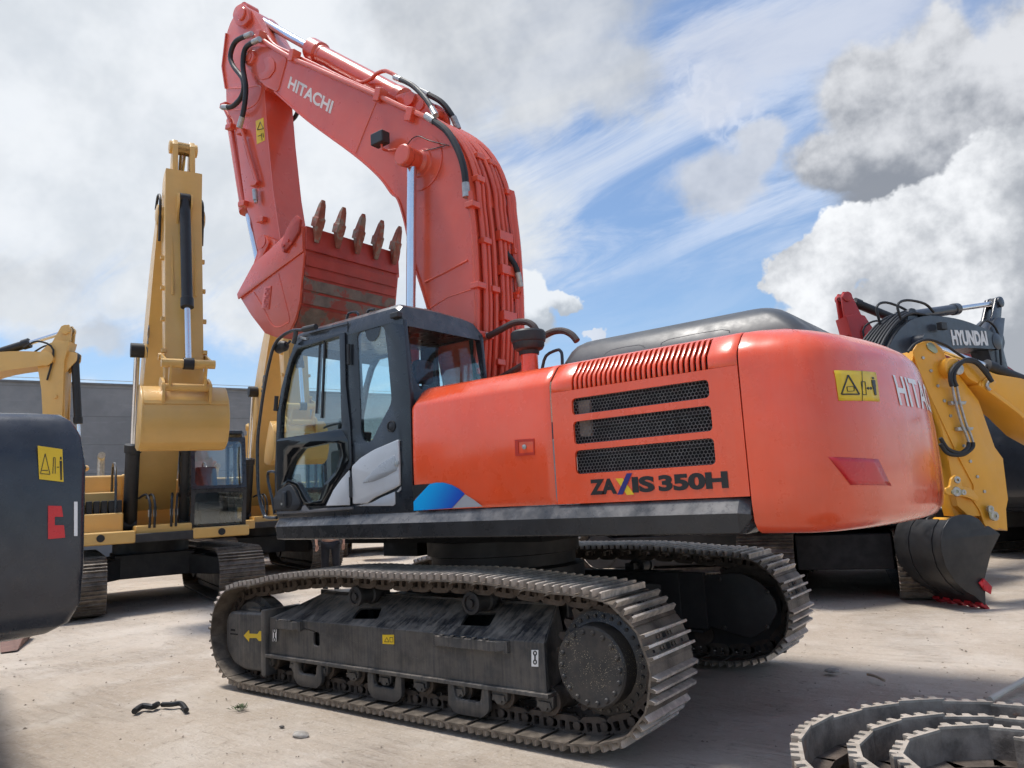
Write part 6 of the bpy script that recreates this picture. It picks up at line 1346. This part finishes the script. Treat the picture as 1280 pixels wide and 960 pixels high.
mb=MB(); mb.plate(pky(K6([(324,406),(338,406),(337,454),(323,453)]),1.515),1.512,1.516); w1_=mb.build('hook_sticker',DECW,tf)
mb=MB(); mb.plate(pky([(664.5,812.5),(673,812.5),(673,833.5),(664.5,833)],1.502),1.501,1.504); w2_=mb.build('hook_sticker',DECW,tf)
for w_,cx,cy,y in((w1_,343.2,794,1.517),(w2_,668.8,822,1.5045)):
    mb=MB(); rng=lambda a,b,r1,r2:[(cx+a+r1*math.cos(2*PI*i/12),cy+b+r2*math.sin(2*PI*i/12)) for i in range(13)]
    s2=1 if cx>600 else .62
    for q in(rng(0,-5.5,1.9*s2,2.6),rng(0,5.5,1.9*s2,2.6)): mb.tube([pk(*c,'y',y) for c in q],.0045,5,0)
    mb.tube([pk(cx,cy-4,'y',y),pk(cx,cy+4,'y',y)],.006,5,0); mb.build('hook_print',DECB,w_)
setorg((0,0,0))

for nm,new in(('pipe_clamp','pipe_clamp'),('wear_strip','wear_strip'),('wear_strips','wear_strip'),('far_glass','window_glass'),('boom_pin','boom_pin'),('pin_eye','pin_eye'),('bucket_link','bucket_link'),('boom_bracket','boom_bracket'),('arm_pin','arm_pin'),('windscreen_frame','windscreen_frame'),('cylinder_boss','cylinder_boss'),('hub_bolts','hub_bolt'),('cover_bolts','cover_bolt'),('cover_ribs','cover_rib'),('cover_creases','cover_crease'),('radiator_rib','radiator_rib'),('hose_fitting','hose_fitting'),('side_console','side_console'),('boom_foot_bracket','boom_foot_bracket'),('door_hinge','door_hinge'),('bucket_ear','bucket_ear'),('pedal_lever','pedal_lever'),('shoes','shoe'),('eyes','eye'),('roof_grip','roof_grip'),('cylinder_lug','cylinder_lug'),('front_deck','front_deck'),('fingers','finger'),('silver_lower_panel','silver_lower_panel')):
    for o in [o for o in bpy.data.objects if o.type=='MESH' and o.name.split('.')[0]==nm]: explode(o,new)

for o in bpy.data.objects:
    if o.type=='EMPTY' and o.name.split('.')[0]=='removed_track': pass
SUNDIR=(R(20),R(72)); SUNE=3.0; SUNANG=12; SKYK=.135; SKYC=.99; SKYTINT=(.88,.98,1.06); EXPO=.24
# ================================================================ ground, wall, sky, light
def ground():
    mb=MB(); bm=mb.bm
    # fine sheet near the camera, coarse out to the horizon
    xs=[-900,-300,-120,-60,-30,-18,-12]+[-8+i*.14 for i in range(int(24/.14)+1)]+[18,22,30,45,80,200,500,1200]
    ys=[-1500,-500,-200,-100,-60,-40,-30,-24]+[-19+i*.16 for i in range(int(26/.16)+1)]+[9,12,18,30,80,300,900]
    g=[]
    for x in xs:
        row=[]
        for y in ys:
            h=0
            if -9<x<17 and -20<y<8:
                p=Vector((x,y,0)); h=.030*mnoise.noise(p*.3)+.008*mnoise.noise(p*1.3)+.005*mnoise.noise(p*3.1)
                fl=1
                if -1.6<x<3 and -2<y<2: fl=.15
                h=h*fl-.012*(1 if fl<1 else 0)
                # soft rutted dirt ridge beyond the machine
                if y<-8: h+=.10*max(0,mnoise.noise(p*.8+Vector((7,3,0))))*min(1,(-8-y)/3)
                h*=min(1,(17-x)/2,(x+9)/1,(y+20)/1.5,(8-y)/1)
                h-=.02
            else: h=-.02
            row.append(bm.verts.new((x,y,h)))
        g.append(row)
    for i in range(len(xs)-1):
        for j in range(len(ys)-1): bm.faces.new((g[i][j],g[i+1][j],g[i+1][j+1],g[i][j+1]))
    m=bpy.data.materials.new('dirt'); m.use_nodes=True; t=NT(m.node_tree); b=m.node_tree.nodes['Principled BSDF']
    tc=t.n('ShaderNodeTexCoord').outputs['Object']
    big=t.noise(tc,.22,5,.6,.5); mid=t.noise(tc,1.1,8,.68,.3); fine=t.noise(tc,9,9,.72)
    # long scraped streaks, direction turned
    mp=t.n('ShaderNodeMapping'); t.l(tc,mp.inputs[0]); mp.inputs['Rotation'].default_value=(0,0,R(28)); mp.inputs['Scale'].default_value=(.3,3.2,1)
    st=t.noise(mp.outputs[0],1.0,7,.7,.8)
    c=t.mix(t.ramp(big,.35,.65),(.45,.37,.29),(.58,.50,.415))
    c=t.mix(t.ramp(mid,.45,.68,0,.7),c,(.62,.55,.47))
    c=t.mix(t.ramp(st,.56,.72,0,.25),c,(.30,.22,.165))
    mp2=t.n('ShaderNodeMapping'); t.l(tc,mp2.inputs[0]); mp2.inputs['Rotation'].default_value=(0,0,R(-22)); mp2.inputs['Scale'].default_value=(2.2,11,1)
    s2=t.noise(mp2.outputs[0],1.3,8,.72,.6); msk=t.ramp(t.noise(tc,.6,4,.6,.4),.42,.6)
    c=t.mix(t.m('MULTIPLY',t.ramp(s2,.52,.66),t.m('MULTIPLY',msk,.45)),c,(.29,.225,.18))
    mp3=t.n('ShaderNodeMapping'); t.l(tc,mp3.inputs[0]); mp3.inputs['Rotation'].default_value=(0,0,R(58)); mp3.inputs['Scale'].default_value=(1.5,9,1)
    s3=t.noise(mp3.outputs[0],1.5,8,.72,.8); c=t.mix(t.m('MULTIPLY',t.ramp(s3,.55,.68),.35),c,(.62,.56,.50))
    c=t.mix(t.ramp(t.noise(tc,28,6,.75),.50,.68,0,.45),c,(.66,.60,.53)); c=t.mix(t.ramp(fine,.56,.70,0,.55),c,(.22,.17,.13))
    c=t.mix(t.ramp(t.noise(tc,.5,6,.7,1.0),.62,.72,0,.5),c,(.64,.60,.55))
    t.l(c,b.inputs['Base Color']); b.inputs['Roughness'].default_value=.95; b.inputs['Specular IOR Level'].default_value=.15
    h=t.m('ADD',t.m('ADD',t.m('MULTIPLY',s2,t.m('MULTIPLY',msk,.8)),t.m('MULTIPLY',s3,.4)),t.m('ADD',t.m('MULTIPLY',mid,.8),t.m('ADD',t.m('MULTIPLY',fine,.35),t.m('ADD',t.m('MULTIPLY',st,.45),t.m('MULTIPLY',t.noise(tc,40,6,.7),.22)))))
    bp=t.n('ShaderNodeBump'); bp.inputs['Strength'].default_value=.9; bp.inputs['Distance'].default_value=.06; t.l(h,bp.inputs['Height']); t.l(bp.outputs[0],b.inputs['Normal'])
    o=mb.build('ground',m,smooth=180,recalc=False,org=(0,0,0),doubles=False); tag(o,kind='structure'); return o
ground()
# pebbles and clods: nobody could count them
mb=MB()
rnd=random.Random(3)
for i in range(3000):
    x=rnd.uniform(-5,14); y=rnd.uniform(-14,4.6)
    if -1.7<x<3.2 and -1.7<y<1.7: continue
    d=math.hypot(x+4,y-5.8)
    if d<1.6: continue
    s=rnd.uniform(.003,.010)*(1+d*.06); 
    if rnd.random()<.02: s*=2.2
    v=[Vector((rnd.uniform(.6,1.2)*a,rnd.uniform(.6,1.2)*b,rnd.uniform(.4,.8)*c))*s for a,b,c in((1,0,0),(0,1,0),(-1,0,0),(0,-1,0),(0,0,1.1),(0,0,-.6))]
    p=Vector((x,y,.035*mnoise.noise(Vector((x,y,0))*.35)+.018*mnoise.noise(Vector((x,y,0))*1.1)-.02+s*.3)); vv=[mb.bm.verts.new(q+p) for q in v]
    for a,b,c in((0,1,4),(1,2,4),(2,3,4),(3,0,4),(1,0,5),(2,1,5),(3,2,5),(0,3,5)): mb.bm.faces.new((vv[a],vv[b],vv[c]))
tag(mb.build('pebbles',pm('pebble_stone',(.30,.25,.2),.95,var=.45,vs=3),doubles=False,org=(0,0,0)),'small pebbles and clods scattered over the sandy dirt','pebbles',kind='stuff')
# wall
A=pk(0,477,'z',7.0); B=pk(420,492,'z',7.0); d=(B-A).normalized(); d.z=0; nrm=Vector((d.y,-d.x,0)); nrm=-nrm if nrm.dot(CAMP-A)>0 else nrm
W0=A-d*26; W1=A+d*27.5
mb=MB(); mb.hexa([Vector((p.x,p.y,z))+nrm*k for z in(-.3,7.0) for p,k in((W0,0),(W1,0),(W1,.3),(W0,.3))])
m=bpy.data.materials.new('grey_render_wall'); m.use_nodes=True; t=NT(m.node_tree); b=m.node_tree.nodes['Principled BSDF']
tc=t.n('ShaderNodeTexCoord').outputs['Object']; sx=t.n('ShaderNodeSeparateXYZ'); t.l(tc,sx.inputs[0])
zz=t.m('ADD',sx.outputs[2],t.m('MULTIPLY',t.noise(tc,.35,3),.05))
ln=t.m('ABSOLUTE',t.m('SUBTRACT',t.m('FRACT',t.m('MULTIPLY',zz,1/1.15)),.5))
cc=t.mix(t.ramp(t.noise(tc,.6,7,.65),.35,.65),(.20,.21,.22),(.26,.27,.28))
cc=t.mix(t.ramp(t.noise(t.vec(tc,(.6,.6,5)),1.0,6,.7),.55,.7,0,.5),cc,(.31,.32,.33))
cc=t.mix(t.ramp(ln,.475,.495,0,.7),cc,(.14,.15,.155))
cc=t.mix(t.ramp(t.noise(tc,1.6,6,.7,1),.66,.74,0,.6),cc,(.15,.15,.155))
t.l(cc,b.inputs['Base Color']); b.inputs['Roughness'].default_value=.9
ww=mb.build('perimeter_wall',m,org=(A.x,A.y,0)); tag(ww,'tall grey rendered wall behind the yellow excavators','wall')
mb=MB(); mb.hexa([Vector((p.x,p.y,z))+nrm*k for z in(7.003,7.08) for p,k in((W0,-.06),(W1,-.06),(W1,.36),(W0,.36))]); mb.build('coping',pm('wall_coping',(.16,.165,.17),.8),ww,org=(A.x,A.y,0))
mb=MB()
for k in range(9): p_=W0+d*(5+k*5.2); mb.cyl(Vector((p_.x,p_.y,7.07)),Vector((p_.x,p_.y,7.22)),.015,6)
mb.cyl(Vector((W0.x,W0.y,7.2)),Vector((W1.x,W1.y,7.2)),.012,6); mb.build('guard_wire',FIT,ww,org=(A.x,A.y,0))
# ---------------------------------------------------------------- sky with clouds (world directions, azimuth/elevation)
SUN_AZ,SUN_EL=SUNDIR
w=bpy.data.worlds.new('World'); sc.world=w; w.use_nodes=True; t=NT(w.node_tree); t.t.nodes.clear()
out=t.n('ShaderNodeOutputWorld'); bg=t.n('ShaderNodeBackground'); bg.inputs[1].default_value=SKYK; t.l(bg.outputs[0],out.inputs[0])
sky=t.n('ShaderNodeTexSky',sky_type='NISHITA'); sky.sun_disc=False; sky.sun_elevation=SUN_EL; sky.sun_rotation=PI/2-SUN_AZ; sky.air_density=1.0; sky.dust_density=1.6; sky.ozone_density=1.6
gen=t.n('ShaderNodeTexCoord').outputs['Generated']; sx=t.n('ShaderNodeSeparateXYZ'); t.l(gen,sx.inputs[0])

# planar cloud-layer coordinates for texture (flattened towards the horizon)
cv=t.n('ShaderNodeCombineXYZ'); den=t.m('ADD',t.m('ABSOLUTE',sx.outputs[2]),.18)
t.l(t.m('DIVIDE',sx.outputs[0],den),cv.inputs[0]); t.l(t.m('DIVIDE',sx.outputs[1],den),cv.inputs[1]); cv.inputs[2].default_value=3
flat=cv.outputs[0]
wn=t.n('ShaderNodeTexNoise'); t.l(gen,wn.inputs['Vector']); wn.inputs['Scale'].default_value=9; wn.inputs['Detail'].default_value=5; wn.inputs['Roughness'].default_value=.6
def V(a,b,op='ADD'):
    x=t.n('ShaderNodeVectorMath',operation=op)
    for i,v in enumerate((a,b)):
        if v is None: continue
        if isinstance(v,bpy.types.NodeSocket): t.l(v,x.inputs[i])
        else: x.inputs[i].default_value=v
    return x.outputs['Value'] if op=='LENGTH' else x.outputs[0]
DW=V(gen,V(V(wn.outputs['Color'],(.5,.5,.5),'SUBTRACT'),(.11,.11,.11),'MULTIPLY'))
def blob(px,py,rx,ry,ang=0,warp=1):
    v=ray(px,py); k=v.length/FPX; v=v.normalized(); right=v.cross(Vector((0,0,1))).normalized(); up=right.cross(v)
    if ang:
        c_,s_=math.cos(R(ang)),math.sin(R(ang)); right,up=right*c_+up*s_,up*c_-right*s_
    M=Matrix((right,v,up)).transposed()
    mpn=t.n('ShaderNodeMapping',vector_type='TEXTURE'); t.l(DW,mpn.inputs[0]); mpn.inputs['Location'].default_value=v; mpn.inputs['Rotation'].default_value=M.to_euler(); mpn.inputs['Scale'].default_value=(rx/FPX*.93,1.0,ry/FPX*.93)
    return t.m('SUBTRACT',1,V(mpn.outputs[0],None,'LENGTH'))   # 1 at centre, 0 at the rim
def union(L):
    x=L[0]
    for y in L[1:]:
        s=t.n('ShaderNodeMath',operation='SMOOTH_MAX'); t.l(x,s.inputs[0]); t.l(y,s.inputs[1]); s.inputs[2].default_value=.25; x=s.outputs[0]
    return x
K=SKYC/SKYK
def cc3(c,k=1): return tuple(v*K*k for v in lin(*c))
col=t.n('ShaderNodeMix',data_type='RGBA',blend_type='MULTIPLY'); col.inputs[0].default_value=1; t.l(sky.outputs[0],col.inputs[6]); col.inputs[7].default_value=(*SKYTINT,1)
col=col.outputs[2]
fn=t.noise(gen,5,5,.62,0); fn2=t.noise(gen,14,5,.62,0)
# thin veil of wispy cirrus, streaked
mp=t.n('ShaderNodeMapping'); t.l(flat,mp.inputs[0]); mp.inputs['Rotation'].default_value=(0,0,R(35)); mp.inputs['Scale'].default_value=(1,2.6,1)
ci=t.noise(mp.outputs[0],1.4,6,.66,.8)
ca_=t.ramp(ci,.36,.68,0,.62)
veil=union([blob(120,150,560,400),blob(500,300,260,190),blob(330,30,480,240)])
veilm=t.ramp(t.m('ADD',veil,t.m('MULTIPLY',t.m('SUBTRACT',ci,.5),1.1)),-.05,.55,0,.93)
bluegap=t.ramp(union([blob(150,458,330,42),blob(800,400,340,95),blob(1000,420,100,60)]),-.3,.5)
ca_=t.m('MULTIPLY',ca_,t.m('SUBTRACT',1,t.m('MULTIPLY',bluegap,.8)))
col=t.mix(ca_,col,cc3((214,222,236)))
veilm=t.m('MULTIPLY',veilm,t.m('SUBTRACT',1,t.m('MULTIPLY',bluegap,1.0)))
vc=t.mix(t.ramp(fn,.35,.65),cc3((204,209,214)),cc3((228,231,234)))
col=t.mix(veilm,col,vc)
# ripple patch
rpn=t.noise(t.vec(gen,(1,1,1)),62,2,.5,.6)
rp=t.m('MULTIPLY',t.ramp(blob(898,140,78,36,-48),.0,.55),t.ramp(rpn,.40,.62,.1,.55)); col=t.mix(rp,col,cc3((222,228,240)))
hz=t.ramp(t.m('ADD',union([blob(1010,40,330,70),blob(900,120,60,60)]),t.m('MULTIPLY',t.m('SUBTRACT',ci,.5),1.2)),0,.8,0,.7); col=t.mix(hz,col,cc3((196,202,216)))
def cloud(L,soft,lit,dark,amp=.5,op=1,shade=None,sa=.3,sb=.7):
    global col
    f=t.m('ADD',union(L),t.m('MULTIPLY',t.m('SUBTRACT',fn2,.5),amp)); m=t.ramp(f,0,soft,0,op)
    s=t.ramp(t.m('ADD',t.m('SUBTRACT',t.m('MULTIPLY',t.m('ADD',t.m('MULTIPLY',fn,.6),t.m('MULTIPLY',fn2,.4)),1.7),.45),t.m('MULTIPLY',t.ramp(shade,-1.2,.7,-.15,.35),1)) if shade is not None else fn,sa,sb)
    col=t.mix(m,col,t.mix(s,cc3(dark),cc3(lit)))
cloud([blob(640,80,200,100),blob(770,90,75,85),blob(700,-40,150,110),blob(560,20,120,80)],.5,(206,209,213),(172,178,187),.45,.85,None,.35,.65)
cloud([blob(895,228,82,58),blob(948,185,40,38)],.45,(206,210,218),(172,178,189),.5,.85,None,.35,.65)
cloud([blob(30,370,80,50),blob(90,425,70,26)],.6,(208,212,216),(176,181,189),.5,.8)
cloud([blob(1180,62,58,58),blob(1120,118,95,70),blob(1235,150,150,85),blob(1065,195,78,52),blob(1175,225,135,48),blob(1330,90,90,130)],.34,(212,214,218),(136,141,150),.42,.97,blob(1130,30,230,110),.38,.78)
cloud([blob(1016,335,48,52),blob(1075,300,70,52),blob(1150,290,110,62),blob(1240,300,110,80),blob(1300,240,90,80),blob(1110,390,150,45),blob(1250,410,160,60)],.12,(236,238,241),(160,165,173),.38,1,blob(1000,285,190,150),.42,.82)
cloud([blob(662,362,34,44),blob(703,370,28,28),blob(640,410,60,50),blob(590,440,90,35)],.18,(224,228,232),(170,177,185),.35,.95,blob(665,325,80,55),.35,.62)
cloud([blob(742,420,16,7)],.3,(228,230,236),(200,205,214),.5,.8)
t.l(col,bg.inputs[0])
sl=bpy.data.lights.new('sun','SUN'); sl.energy=SUNE; sl.angle=R(SUNANG); sl.color=(1,.955,.89); so=bpy.data.objects.new('sun',sl); COL.objects.link(so)
dv=Vector((math.cos(SUN_EL)*math.cos(SUN_AZ),math.cos(SUN_EL)*math.sin(SUN_AZ),math.sin(SUN_EL))); so.rotation_euler=dv.to_track_quat('Z','Y').to_euler(); so.location=(0,0,30)
vs=sc.view_settings; vs.view_transform='Standard'; vs.look='None'; vs.gamma=1; vs.exposure=EXPO
sc.cycles.use_denoising=True; sc.cycles.use_adaptive_sampling=True; sc.cycles.adaptive_threshold=.03; sc.cycles.max_bounces=6; sc.cycles.transparent_max_bounces=16; sc.cycles.sample_clamp_indirect=6; sc.cycles.caustics_reflective=False; sc.cycles.caustics_refractive=False
